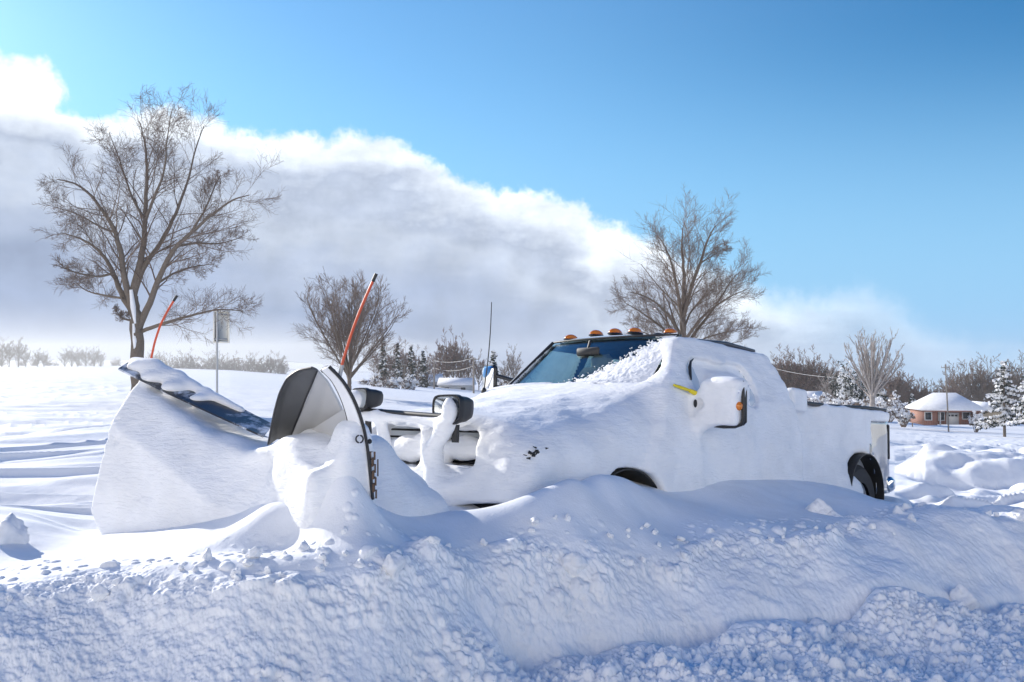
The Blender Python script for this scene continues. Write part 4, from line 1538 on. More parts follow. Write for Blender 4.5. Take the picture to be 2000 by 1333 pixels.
#@@BACKGROUND
# ------------------------------------------------------------------ trees
def grow_tree(mains, seed, levels=3, spread=.75, nchild=(9, 8, 6), lenf=(.42, .40, .40), minr=.008, up=.25, taper=.35, rad_child=.45):
    """mains: list of (points (n,3), radius0, radius1). returns list of polylines with radii, thick ones and twigs"""
    r = random.Random(seed)
    thick, twigs = [], []

    def child(p, d, ln, rad, lev):
        n = 5 if lev < levels else 4
        pts = [np.array(p)]
        dd = np.array(d)
        for k in range(n - 1):
            dd = dd + np.array([r.gauss(0, .16), r.gauss(0, .16), r.gauss(0, .12) + up * .22])
            dd /= np.linalg.norm(dd)
            pts.append(pts[-1] + dd * ln / (n - 1))
        pts = np.array(pts)
        rr = np.linspace(rad, max(minr * .7, rad * taper), n)
        (thick if rad > minr * 2.6 else twigs).append((pts, rr))
        if lev < levels:
            sprout(pts, rr, ln, lev + 1)

    def sprout(pts, rr, ln, lev):
        k = nchild[min(lev - 1, len(nchild) - 1)]
        seg = np.linalg.norm(np.diff(pts, axis=0), axis=1)
        cum = np.r_[0, np.cumsum(seg)] / max(seg.sum(), 1e-6)
        for i in range(k):
            t = .16 + .84 * (i + r.random()) / k
            j = min(max(int(np.searchsorted(cum, t)) - 1, 0), len(seg) - 1)
            f = (t - cum[j]) / max(cum[j + 1] - cum[j], 1e-6)
            p = pts[j] * (1 - f) + pts[j + 1] * f
            ax = pts[j + 1] - pts[j]
            ax = ax / (np.linalg.norm(ax) + 1e-9)
            v = np.array([r.gauss(0, 1), r.gauss(0, 1), r.gauss(0, 1)])
            v -= ax * (v @ ax)
            v /= np.linalg.norm(v) + 1e-9
            a = spread * (.6 + .6 * r.random())
            d = ax * math.cos(a) + v * math.sin(a) + np.array([0, 0, up * .5])
            d /= np.linalg.norm(d)
            l2 = ln * lenf[min(lev - 1, len(lenf) - 1)] * (1.15 - .55 * t) * (.6 + .7 * r.random())
            r2 = max(minr, (rr[j] * (1 - f) + rr[j + 1] * f) * rad_child)
            child(p, d, l2, r2, lev)

    for pts, r0, r1 in mains:
        pts = np.array(pts, float)
        n = max(14, len(pts) * 3)
        tt = np.linspace(0, len(pts) - 1, n)
        q = np.stack([np.interp(tt, np.arange(len(pts)), pts[:, c]) for c in range(3)], -1)
        for _ in range(2):
            q[1:-1] = (q[:-2] + 2 * q[1:-1] + q[2:]) / 4
        q[1:-1] += np.array([[r.gauss(0, r0 * .08) for _ in range(3)] for _ in range(n - 2)])
        rr = np.linspace(r0, r1, n)
        thick.append((q, rr))
        ln = np.linalg.norm(np.diff(q, axis=0), axis=1).sum()
        if ln > 0 and r1 < r0 * .75:
            sprout(q, rr, ln, 1)
    return thick, twigs


def tubes_mesh(name, lines, nside, mat):
    mb = MB()
    for p, r in lines:
        mb.tube(p, r, nside, False)
    byn = np.vstack(mb.f)
    return mesh_from(np.vstack(mb.v), byn, name, mat, True)


def fast_twigs(name, lines, mat):
    """three-sided tubes for thousands of twigs at once (all polylines grouped by point count)"""
    vs_, fs_, n0 = [], [], 0
    groups = {}
    for p, r in lines:
        groups.setdefault(len(p), []).append((p, r))
    for m, L_ in groups.items():
        P = np.array([x[0] for x in L_])
        Rr = np.array([x[1] for x in L_])
        k = len(L_)
        tan = np.gradient(P, axis=1)
        tan /= np.linalg.norm(tan, axis=2)[..., None] + 1e-12
        a = np.cross(tan, np.array([.31, .52, .79]))
        a /= np.linalg.norm(a, axis=2)[..., None] + 1e-9
        b = np.cross(tan, a)
        th = np.arange(3) / 3 * 2 * np.pi
        V = P[:, :, None] + Rr[:, :, None, None] * (np.cos(th)[None, None, :, None] * a[:, :, None] + np.sin(th)[None, None, :, None] * b[:, :, None])
        base = (np.arange(k) * m * 3)[:, None, None] + (np.arange(m - 1) * 3)[None, :, None]
        j = np.arange(3)[None, None]
        j2 = (j + 1) % 3
        q = np.stack([base + j, base + j2, base + 3 + j2, base + 3 + j], -1).reshape(-1, 4) + n0
        vs_.append(V.reshape(-1, 3))
        fs_.append(q)
        n0 += k * m * 3
    return mesh_from(np.vstack(vs_), np.vstack(fs_), name, mat, True)


def bare_tree(name, label, cat, loc, mains, seed, group=None, twig='twig', bark='bark', **kw):
    t = thing(name, label, cat, loc, group)
    thick, twigs = grow_tree(mains, seed, **kw)
    o = np.array(loc)
    sh = [(p - o, r) for p, r in thick]
    link('trunk', tubes_mesh('trunk', [x for x in sh if x[1][0] > .045] or sh[:1], 8, M[bark]), t)
    small = [x for x in sh if x[1][0] <= .045]
    link('crown', fast_twigs('crown', small + [(p - o, r) for p, r in twigs], M[twig]), t)
    return t


def limbs(d, base_d, lines, seed, c0=None, k0=1.0):
    """photo polylines -> limbs in space; each fans out in depth as it leaves the trunk"""
    r = random.Random(seed)
    out = []
    for pts, r0, r1, dep in lines:
        n = len(pts)
        if c0 is not None:      # draw the limb ends in, to leave room for the twigs
            pts = [(c0[0] + (a - c0[0]) * k0, c0[1] + (b - c0[1]) * k0) if b < c0[1] else (a, b) for a, b in pts]
        out.append(([C(px, py, d + dep * (k / max(n - 1, 1)) ** 1.3) for k, (px, py) in enumerate(pts)], r0, r1))
    return out


def left_tree():
    d = 35
    ln = [([(270, 800), (270, 745), (269, 700), (268, 650), (263, 612), (257, 572)], .30, .23, 0),
          ([(257, 575), (263, 540), (275, 500), (283, 450), (286, 400), (288, 340), (290, 270), (285, 225), (272, 180)], .17, .02, .6),
          ([(257, 590), (241, 545), (233, 490), (222, 430), (200, 395), (172, 352), (132, 318), (88, 310)], .15, .02, -1.2),
          ([(262, 612), (236, 577), (216, 520), (190, 475), (150, 445), (98, 430)], .13, .018, 1.2),
          ([(270, 645), (290, 600), (312, 545), (335, 490), (355, 460), (388, 430), (432, 392), (480, 355), (520, 345)], .15, .018, -.8),
          ([(262, 565), (281, 505), (310, 470), (340, 420), (360, 370), (385, 310), (397, 245), (418, 190)], .12, .016, 1.6),
          ([(275, 648), (312, 634), (352, 622), (402, 612), (452, 600), (505, 606)], .085, .014, -1.6),
          ([(286, 405), (305, 352), (330, 295), (333, 225), (347, 150)], .07, .012, -.8),
          ([(264, 628), (238, 622), (216, 600)], .05, .012, -.5),
          ([(355, 460), (402, 452), (450, 456), (505, 440)], .06, .012, 1.5),
          ([(312, 545), (350, 520), (395, 505), (440, 500)], .055, .012, 1.8),
          ([(216, 520), (182, 530), (130, 520), (92, 505)], .055, .012, -1.6),
          ([(222, 430), (190, 420), (140, 390), (85, 372)], .055, .012, 1.8),
          ([(285, 400), (255, 350), (230, 270), (205, 205)], .06, .012, 1.5),
          ([(236, 577), (190, 570), (150, 560), (118, 530)], .05, .012, 1.2),
          ([(388, 430), (420, 380), (440, 330), (455, 300)], .05, .012, -1.2)]
    m = limbs(d, d, ln, 1, (268, 620), .87)
    loc = C(270, 800, d)
    t = bare_tree('bare_tree', 'tall bare spreading tree with snow up its trunk behind the plow, the biggest tree', 'tree', tuple(loc), m, 11,
                  levels=3, nchild=(19, 9, 6), lenf=(.34, .50, .62), minr=.0052, up=.16, spread=.85, rad_child=.34)
    g = MB()
    for pts, w in (([(259, 566), (263, 600), (267, 632)], .11), ([(264, 632), (266, 662), (267, 690)], .085)):
        p = [C(a - 3, b, d - .22) - loc for a, b in pts]
        g.tube(p, [w * .6, w, w * .4], 8)
    g.build('trunk_snow', M['snow'], t, True)


def roof_tree():
    d = 48
    ln = [([(1326, 800), (1330, 700), (1333, 640), (1336, 590), (1337, 540), (1336, 470), (1330, 420), (1338, 372)], .24, .015, .5),
          ([(1335, 605), (1352, 535), (1376, 470), (1392, 420), (1408, 385), (1418, 375)], .12, .012, -1),
          ([(1334, 620), (1322, 545), (1312, 490), (1300, 450), (1284, 415), (1265, 400)], .11, .012, 1.2),
          ([(1331, 665), (1312, 612), (1275, 570), (1240, 548), (1200, 540)], .10, .012, -1.4),
          ([(1331, 690), (1300, 640), (1262, 610), (1225, 585), (1190, 565)], .09, .012, 1.6),
          ([(1332, 690), (1362, 640), (1400, 595), (1430, 550), (1452, 510), (1480, 485)], .11, .012, 1.2),
          ([(1332, 670), (1372, 610), (1412, 575), (1455, 548), (1498, 530)], .09, .012, -1.6),
          ([(1376, 470), (1410, 450), (1440, 430)], .05, .01, 1),
          ([(1334, 640), (1350, 590), (1392, 545), (1420, 525)], .07, .011, 1.8),
          ([(1331, 700), (1380, 655), (1430, 640), (1490, 628)], .07, .012, -1),
          ([(1331, 700), (1290, 672), (1245, 640), (1210, 630)], .07, .012, -1),
          ([(1331, 705), (1360, 680), (1420, 672), (1480, 660)], .07, .012, 1.2)]
    m = limbs(d, d, ln, 2, (1332, 690), .80)
    loc = C(1326, 800, d)
    bare_tree('bare_tree', 'bare tree with upright fine branches rising behind the truck cab roof', 'tree', tuple(loc), m, 21,
              levels=3, nchild=(19, 9, 7), lenf=(.40, .5, .60), minr=.0058, up=.2, spread=.78, rad_child=.32)


def fan_tree(label, px, py, d, hpx, wpx, nl, seed, twig, bark='bark', r0=.16, **kw):
    loc = C(px, py, d)
    r = random.Random(seed)
    s = d / FPX
    H, W = hpx * s, wpx * s / 2
    mains = [([loc, loc + [0, 0, .10 * H], loc + [0, 0, .2 * H]], r0, r0 * .8)]
    for k in range(nl):
        th = 2 * math.pi * (k + r.random() * .5) / nl * 2.4
        f = (k + .5) / nl
        a = W * f ** .6
        top = H * math.sqrt(max(.05, 1 - .72 * f ** 2.2)) * (.9 + .12 * r.random())
        b0 = loc + [0, 0, H * (.08 + .14 * (1 - f) + .05 * r.random())]
        e = loc + [a * math.cos(th), a * math.sin(th), top]
        mid = b0 * .5 + e * .5 + np.array([0, 0, -.04 * H])
        q = b0 * .2 + e * .8 + np.array([math.cos(th), math.sin(th), 0]) * a * .05
        mains.append(([b0, mid, q, e], r0 * .42, .012))
    kw.setdefault('minr', .010)
    return bare_tree('bare_tree', label, 'tree', tuple(loc), mains, seed, twig=twig, bark=bark, **kw)


left_tree()
roof_tree()
fan_tree('rounded bare tree with many dark upswept branches behind the plow, between sign and truck', 682, 768, 62, 215, 225, 20, 31, 'twig', levels=3, nchild=(12, 7, 5), lenf=(.36, .5, .6), up=.2, spread=.6, minr=.009, rad_child=.36)
fan_tree('pale frosted tree with a fan of whitish branches beyond the truck bed', 1704, 795, 95, 142, 130, 26, 41, 'twig_pale', 'twig_pale', r0=.3, levels=2, nchild=(9, 6), lenf=(.28, .4), up=.3, spread=.5, minr=.024)


# generic small bare trees for woods and hedgerows (unit meshes shared by copies)
def proto_bare(seed, twig, bark, minr, h=8.0, w=5.5, nl=11):
    t = thing('bare_tree', None, 'tree', (0, 0, 0))
    r = random.Random(seed)
    mains = [([(0, 0, -1.2), (.05, 0, h * .2), (.02, .05, h * .45), (-.05, 0, h * .72), (.05, 0, h * .97)], .16, .02)]
    for k in range(nl):
        th = 2.4 * k + r.random()
        z0 = h * (.14 + .42 * k / nl)
        rr = w / 2 * (.75 + .3 * r.random()) * (1 - .35 * k / nl)
        z1 = z0 + h * (.22 + .25 * r.random())
        mains.append(([(0, 0, z0), (rr * .45 * math.cos(th), rr * .45 * math.sin(th), z0 * .5 + z1 * .5 + .1), (rr * math.cos(th), rr * math.sin(th), min(z1 + .3, h * .96))], .07, .015))
    thick, twigs = grow_tree(mains, seed, levels=3, nchild=(8, 5, 4), lenf=(.36, .45, .5), minr=minr, up=.25, spread=.7)
    link('trunk', tubes_mesh('trunk', [x for x in thick if x[1][0] > .045], 6, M[bark]), t)
    link('crown', fast_twigs('crown', [x for x in thick if x[1][0] <= .045] + twigs, M[twig]), t)
    return t


def leaf_quads(n, c, r, size, rg, flat=.6):
    """n random small quads scattered in an ellipsoid"""
    v = rg.normal(size=(n, 3))
    v /= np.linalg.norm(v, axis=1)[:, None]
    p = np.asarray(c) + v * (rg.random((n, 1)) ** .45) * np.asarray(r)
    a = rg.normal(size=(n, 3))
    a /= np.linalg.norm(a, axis=1)[:, None]
    b = np.cross(a, rg.normal(size=(n, 3)))
    b /= np.linalg.norm(b, axis=1)[:, None] + 1e-9
    s = size * (.6 + .8 * rg.random((n, 1)))
    return np.stack([p - a * s - b * s * flat, p + a * s - b * s * flat, p + a * s + b * s * flat, p - a * s + b * s * flat], 1)


def conifer(name, label, loc, h, w, seed, snow=.5, group=None, dens=1.0, sz=.16, lean=.0):
    rg = np.random.default_rng(seed)
    t = thing(name, label, 'tree', tuple(loc), group)
    tr = MB()
    tr.tube([(0, 0, -1), (0, 0, h * .5), (0, 0, h * .97)], [h * .022, h * .014, .015], 7)
    tr.build('trunk', M['bark'], t, True)
    G, S = [], []
    nb = int(h * 9)
    for k in range(nb):
        f = (k + rg.random()) / nb
        z = h * (.06 + .92 * f)
        rad = w / 2 * (1 - f) ** .8 * (.7 + .45 * rg.random()) + .06
        th = rg.random() * 2 * np.pi
        steps = max(2, int(rad / .28))
        for q in range(steps):
            g = (q + .7) / steps
            c = np.array([rad * g * math.cos(th), rad * g * math.sin(th), z - rad * g * .30 + rad * g * g * .10])
            rr = np.array([.24, .24, .12]) * (1.15 - .35 * g)
            G.append(leaf_quads(int(9 * dens), c, rr, sz * .62, rg, .35))
            if rg.random() < snow:
                S.append(leaf_quads(int(7 * dens), c + [0, 0, .10], rr * [1.0, 1.0, .55], sz * .75, rg, .75))
    for nm, X, m in (('crown', G, 'needle'), ('crown_snow', S, 'snow')):
        if X:
            V = np.concatenate(X).reshape(-1, 3)
            link(nm, mesh_from(V, np.arange(len(V)).reshape(-1, 4), nm, M[m], False), t)
    return t


def frost_bush(name, label, loc, h, w, seed, group=None, white=.7, dark='twig', nst=16):
    rg = np.random.default_rng(seed)
    t = thing(name, label, 'shrub', tuple(loc), group)
    st, V = MB(), []
    for k in range(nst):
        th, rr = rg.random() * 6.28, w / 2 * math.sqrt(rg.random())
        e = np.array([rr * math.cos(th), rr * math.sin(th), h * (.65 + .35 * rg.random()) * (1 - .35 * (2 * rr / w) ** 2)])
        st.tube([(e[0] * .2, e[1] * .2, -.4), e * [.7, .7, .6], e], [.05, .035, .012], 4, False)
        for q in range(9):
            f = .25 + .75 * rg.random()
            c = e * [f, f, f] + rg.normal(size=3) * w * .07
            V.append((leaf_quads(10, c, (w * .09, w * .09, h * .08), .11, rg, .6), rg.random() < white))
    for a, b in V:
        if not b:
            n_ = len(a)
            st.add(a.reshape(-1, 3), np.arange(n_ * 4).reshape(-1, 4))
    st.build('stem', M[dark], t)
    X = np.concatenate([a for a, b in V if b]).reshape(-1, 3)
    link('snow_clumps', mesh_from(X, np.arange(len(X)).reshape(-1, 4), 'snow_clumps', M['snow'], False), t)
    return t


def place(proto, used, px, py, d, hpx, label, group, h0=8.0, rz=0.0, wf=1.0):
    """the prototype itself the first time, then copies; base at a photo point"""
    o = proto if not used else copy_tree(proto)
    used.append(o)
    p = C(px, py, d)
    o.location = p
    s = hpx * d / FPX / h0
    o.scale = (s * wf, s * wf, s)
    o.rotation_euler = (0, 0, rz)
    o['label'] = label
    o['category'] = 'tree'
    if group:
        o['group'] = group
    return o


def background_trees():
    r = random.Random(5)
    pa = [proto_bare(101, 'twig', 'bark', .026), proto_bare(102, 'twig_red', 'bark', .028, 8, 4.6, 13), proto_bare(103, 'twig_pale', 'twig_pale', .026, 8, 5.2, 11)]
    us = [[], [], []]

    def put(kind, px, py, d, hpx, label, group=None, wf=1.0):
        place(pa[kind], us[kind], px, py, d, hpx, label, group, 8.0, r.random() * 6.28, wf)
    # hazy hedgerow trees at the far left of the field
    for px, h in ((4, 52), (18, 46), (36, 52), (50, 34), (74, 34), (86, 30)):
        put(0, px, 720, 200, h * 1.1, 'faint round bare tree at the far left edge of the blown field', 'faint trees at the far left edge')
    for px, h in ((126, 34), (140, 38), (152, 36), (168, 36), (184, 38), (196, 30), (298, 32), (312, 30)):
        put(0, px, 722, 215, h * 1.15, 'faint bare tree in the drifting snow behind the tall left tree', 'faint trees in the drifting snow')
    for k in range(16):
        put(k % 2, r.uniform(-5, 330), 724, 240, r.uniform(14, 26), 'low faint bush in the blowing snow far behind the tall left tree', 'faint bushes in the blowing snow', 1.5)
    for k in range(20):
        px = 335 + k * 11.5 + r.uniform(-4, 4)
        put(k % 2, px, 746, 190, r.uniform(38, 58), 'small bare tree in the hazy row behind the road sign', 'hazy tree row behind the sign', 1.15)
    # mid distance, right of the rounded tree
    for px, py, h in ((742, 766, 84), (758, 766, 80), (775, 766, 92), (792, 768, 88), (812, 766, 78), (835, 766, 76)):
        put(1, px, py, 185, h, 'bare brown tree in the clump right of the rounded tree', 'brown trees right of the rounded tree')
    for px, h in ((858, 86), (872, 104), (886, 108), (900, 96), (915, 80), (935, 70)):
        put(1, px, 764, 200, h, 'reddish brown bare tree behind the snowy house roofs', 'reddish trees behind the houses', .9)
    put(0, 1003, 764, 190, 84, 'slim bare tree just left of the windshield top', None, .7)
    put(0, 985, 760, 215, 52, 'low bare tree beside the snowy conifer near the far mirror', None, 1.0)
    # woods right of the cab
    for k in range(16):
        put(1 if k % 3 else 0, 1508 + k * 8.2 + r.uniform(-4, 4), 800, 190, r.uniform(84, 112) * (1.0 if k < 11 else .82), 'bare brown tree in the dense wood right of the cab', 'wood right of the cab')
    for k in range(17):
        put(1 if k % 2 else 0, 1738 + k * 8 + r.uniform(-4, 4), 825, 205, r.uniform(70, 118) * (1.0 if k < 9 else .8), 'bare dark tree in the wood behind the brick house', 'wood behind the brick house')
    for k in range(11):
        put(0, 1862 + k * 13.5 + r.uniform(-4, 4), 826, 230, r.uniform(88, 128), 'thin bare tree in the row above the brick house roof and the conifer', 'thin trees above the brick house')
    for px, h in ((1618, 76), (1640, 82)):
        put(2, px, 804, 170, h, 'whitish frosted tree left of the fan-branched tree', 'frosted trees by the bed', .9)
    pass


background_trees()


def conifers():
    s = lambda d, p: p * d / FPX
    for px, py, d, hp, wp, sd, sn, lb in (
            (1962, 838, 84, 132, 96, 1, .75, 'big snow-laden conifer at the right edge of the photo'),
            (2010, 842, 80, 120, 90, 2, .75, 'snow-laden conifer cut off by the right edge of the photo'),
            (964, 768, 120, 82, 40, 3, .6, 'snow-dusted conifer standing behind the whip antenna'),
            (748, 770, 165, 112, 30, 4, .22, 'dark narrow conifer nearest the orange marker rod'),
            (776, 768, 170, 100, 34, 5, .22, 'dark broad conifer second to the right of the marker rod'),
            (803, 768, 168, 96, 28, 6, .22, 'slim dark conifer left of the house roofs'),
            (826, 768, 172, 84, 26, 7, .22, 'shortest dark conifer beside the house roofs'),
            (1716, 810, 118, 60, 60, 9, .7, 'small snowy evergreen at the foot of the pale fan tree'),
            (1782, 822, 150, 52, 30, 10, .3, 'small dark evergreen left of the brick house')):
        conifer('conifer', lb, C(px, py, d), s(d, hp), s(d, wp), 500 + sd, sn, None, 1.0 if d < 100 else .9, .16 if d < 100 else .24)
    for k, (px, py, d, hp, wp) in enumerate(((738, 772, 120, 48, 46), (768, 774, 118, 44, 50), (798, 772, 122, 46, 44), (716, 770, 130, 34, 40), (986, 768, 130, 30, 50))):
        frost_bush('frosted_shrub', 'snow-covered shrub in front of the dark conifers', C(px, py, d), s(d, hp), s(d, wp), 600 + k, 'snow-covered shrubs before the conifers')
    for k, (px, py, d, hp, wp) in enumerate(((1608, 806, 112, 40, 50), (1640, 806, 108, 36, 60), (1690, 812, 106, 42, 66), (1735, 818, 108, 52, 62), (1765, 828, 112, 34, 40), (1906, 838, 110, 36, 30), (1580, 800, 118, 30, 40))):
        frost_bush('frosted_shrub', 'snow-covered shrub in the hedge beyond the truck bed', C(px, py, d), s(d, hp), s(d, wp), 640 + k, 'snow-covered hedge beyond the truck bed')


conifers()
frost_bush('evergreen_shrub', 'big round snow-dusted evergreen left of the pale fan tree', C(1660, 806, 120), 100 * 120 / FPX, 96 * 120 / FPX, 699, None, .42, 'needle', 46)
#@@HOUSES
# ------------------------------------------------------------------ houses, poles, sign
def rect_openings(parent, wall_y, specs, s, kind='window'):
    for (x, z, w, h) in specs:
        f = MB()
        for a, b, c, d in ((x - w / 2 - .06, z, .12, h + .24), (x + w / 2 + .06, z, .12, h + .24)):
            f.box((a, wall_y, b), (c, .14, d))
        for b in (z - h / 2 - .06, z + h / 2 + .06):
            f.box((x, wall_y, b), (w, .14, .12))
        o = f.build(kind, M['door'], parent)
        MB().box((x, wall_y + .02, z), (w, .06, h)).build('pane', M['dark_window'], o)


def brick_house():
    d = 128
    s = d / FPX
    loc = C(1845, 828, d)
    t = thing('brick_house', 'low red brick house with a snow-covered hip roof in front of the wood', 'house', tuple(loc))
    t.rotation_euler = (0, 0, math.radians(-5))
    W, D, H = 7.7, 5.6, 2.1
    w = MB()
    # walls with a recessed porch on the front
    w.box((-W / 2 + .9, 0, H / 2), (1.8, D, H))
    w.box((1.2, .8, H / 2), (W - 2.4, D - 1.6, H))
    w.box((W / 2 - .2, 0, H / 2), (.4, D - .02, H - .02))
    w.build('wall', M['brick'], t)
    e = .55
    zr = 4.5
    rf = MB()
    A = [(-W / 2 - e, -D / 2 - e, H), (W / 2 + e, -D / 2 - e, H), (W / 2 + e, D / 2 + e, H), (-W / 2 - e, D / 2 + e, H)]
    B = [(-1.6, 0, zr), (1.6, 0, zr)]
    v = A + [(x, y, z + .22) for x, y, z in A] + B
    rf.add(v, [np.array([[0, 1, 5, 4], [1, 2, 6, 5], [2, 3, 7, 6], [3, 0, 4, 7], [4, 5, 9, 8], [6, 7, 8, 9], [3, 2, 1, 0]]), np.array([[5, 6, 9], [7, 4, 8]])])
    ro = rf.build('roof', M['snow'], t)
    fa = MB()
    fa.box((0, -D / 2 - e + .02, H - .08), (W + 2 * e, .06, .16))
    fa.build('fascia', M['brick'], t)
    # porch post pair, garage door, windows
    for x in (-1.6, 3.1):
        MB().box((x, -D / 2 + .2, H / 2), (.16, .16, H)).build('porch_post', M['door'], t)
    g = MB()
    g.box((.6, -D / 2 + 1.55, .85), (1.7, .08, 1.7))
    go = g.build('garage_door', M['door'], t)
    m = MB()
    for k in range(3):
        m.box((.1 + .5 * k, -D / 2 + 1.50, 1.3), (.34, .03, .24))
    m.build('pane', M['dark_window'], go)
    rect_openings(t, -D / 2 - .01, [(-3.3, 1.3, .8, 1.0)], s)
    rect_openings(t, -D / 2 + 1.58, [(-.9, 1.2, .7, 1.1), (2.5, 1.3, .9, .9)], s)
    w2 = MB()
    w2.add([(W / 2 + .4, -1.5, 0), (W / 2 + 3.6, -1.5, 0), (W / 2 + 3.6, 3, 0), (W / 2 + .4, 3, 0), (W / 2 + .4, -1.5, 1.9), (W / 2 + 3.6, -1.5, 1.9), (W / 2 + 3.6, 3, 1.9), (W / 2 + .4, 3, 1.9)],
           np.array([[0, 1, 5, 4], [1, 2, 6, 5], [2, 3, 7, 6], [4, 5, 6, 7]]))
    w2.build('annex', M['tan'], t)
    MB().add([(W / 2 + .2, -2, 1.95), (W / 2 + 4, -2, 1.95), (W / 2 + 4, 3.4, 1.95), (W / 2 + .2, 3.4, 1.95), (W / 2 + .2, .7, 3.3), (W / 2 + 4, .7, 3.0)],
             [np.array([[0, 1, 5, 4], [2, 3, 4, 5], [3, 2, 1, 0]]), np.array([[1, 2, 5], [3, 0, 4]])]).build('annex_roof', M['snow'], t)


def gable_house(label, px, py, d, wpx, hpx, wall, rz, seed):
    s = d / FPX
    loc = C(px, py, d)
    t = thing('house', label, 'house', tuple(loc))
    t.rotation_euler = (0, 0, math.radians(rz))
    W, Ht = wpx * s, hpx * s
    D = W * .62
    H = Ht * .5
    MB().box((0, 0, H / 2 - .3), (W, D, H + .6)).build('wall', M[wall], t)
    e = .35
    v = [(-W / 2 - e, -D / 2 - e, H), (W / 2 + e, -D / 2 - e, H), (W / 2 + e, D / 2 + e, H), (-W / 2 - e, D / 2 + e, H)]
    v += [(x, y, z + .25) for x, y, z in v] + [(-W / 2 - e, 0, Ht), (W / 2 + e, 0, Ht)]
    MB().add(v, [np.array([[0, 1, 5, 4], [2, 3, 7, 6], [4, 5, 9, 8], [6, 7, 8, 9], [3, 2, 1, 0], [1, 2, 6, 5], [3, 0, 4, 7]]), np.array([[5, 6, 9], [7, 4, 8]])]).build('roof', M['snow'], t)
    n = max(2, int(W / 3))
    rect_openings(t, -D / 2 - .02, [(-W / 2 + (k + .5) * W / n, H * .52, 1.0, H * .38) for k in range(n)], s)
    return t


brick_house()
gable_house('small house with a steep snowy roof among the trees left of the antenna', 836, 762, 195, 50, 32, 'siding', 12, 1)
gable_house('long low house with a snowy roof between the conifers and the antenna', 892, 766, 190, 64, 28, 'siding', -6, 2)
gable_house('house with a flat snowy roof seen behind the rounded tree', 704, 772, 180, 58, 30, 'siding', 5, 3)
gable_house('little tan house with a snowy roof just right of the cab', 1582, 800, 150, 48, 36, 'tan', 20, 4)


def pole(label, px, py, d, hpx, lean=0, arms=True, group=None, th=1.0):
    loc = C(px, py, d)
    h = hpx * d / FPX
    t = thing('utility_pole', label, 'pole', tuple(loc), group)
    MB().tube([(0, 0, -.5), (lean * .5, 0, h * .5), (lean, 0, h)], [.17 * th, .15 * th, .12 * th], 8).build('shaft', M['wood_pole'], t, True)
    if arms:
        a = MB()
        a.box((lean * .95, 0, h * .95), (1.8 * th, .12 * th, .12 * th))
        for k in (-.8, -.3, .3, .8):
            a.tube([(lean * .95 + k * th, 0, h * .95 + .03), (lean * .95 + k * th, 0, h * .95 + .25)], .04 * th, 6)
        a.build('crossarm', M['wood_pole'], t)
    return t


P_TOP = []
for px, py, d, hp, lb in ((466, 748, 200, 50, 'thin utility pole in the haze right of the road sign'),
                          (790, 764, 170, 52, 'utility pole in front of the dark conifers'),
                          (848, 768, 165, 64, 'utility pole at the steep-roofed house'),
                          (925, 772, 150, 74, 'utility pole left of the antenna beside the long house')):
    pole(lb, px, py, d, hp)
    P_TOP.append(C(px, py - hp * .95, d))
pole('leaning utility pole in front of the brick house', 1853, 840, 112, 128, -.35, True, None, .6)
pole('short utility pole by the little tan house', 1650, 805, 130, 70, 0, True)
E_LEFT = C(395, 706, 260)
ends = [E_LEFT] + P_TOP


def wire(label, pts, sag, dz):
    m = MB()
    allp = []
    for a, b in zip(pts[:-1], pts[1:]):
        for k in range(10):
            f = k / 10
            p = a * (1 - f) + b * f
            allp.append(p + np.array([0, 0, dz - sag * 4 * f * (1 - f)]))
    allp.append(pts[-1] + np.array([0, 0, dz]))
    c = allp[0]
    o = m.tube(np.array(allp) - c, .035, 5, False).build('power_line', M['wire'], None, True, loc=tuple(c))
    tag(o, label, 'power line')


wire('upper power line strung between the poles behind the plow', ends, .5, .25)
wire('lower power line strung along the poles behind the plow', ends, .7, -1.1)
r1, r2 = C(1500, 716, 150), C(1650, 738, 130)
wire('power line crossing the wood right of the cab', [r1, r2], .4, 0)


def road_sign():
    d = 42
    loc = C(424, 772, d)
    s = d / FPX
    t = thing('road_sign', 'back of a tall rectangular metal road sign on a thin post left of the plow', 'road sign', tuple(loc))
    hgt = (772 - 606) * s
    MB().tube([(0, 0, -.4), (-.02, 0, hgt * .5), (-.03, 0, hgt)], .055, 8).build('post', M['steel'], t, True)
    W, H = 31 * s, 64 * s
    R = np.array(Matrix.Rotation(math.radians(10), 3, 'Z'))
    c = np.array([.16, .10, hgt - H / 2])
    pl = MB().box(c, (W, .02, H), R, .008).build('sign_panel', M['sign'], t)
    fr = MB()
    for k in (-1, 1):
        fr.box(c + R @ np.array([k * (W / 2 - .035), -.03, 0]), (.07, .05, H), R)
        fr.box(c + R @ np.array([0, -.03, k * (H / 2 - .04)]), (W - .14, .05, .08), R)
    fr.build('sign_frame', M['sign'], t)
    br = MB()
    for k in (-1, 1):
        br.box(c + R @ np.array([-.05, -.055, k * H * .38]), (W * .8, .03, .06), R)
    br.build('bracket', M['steel'], t)


M['sign'] = mat_simple('weathered_aluminium', (.88, .85, .75), .5, .1, .08, 4)
road_sign()


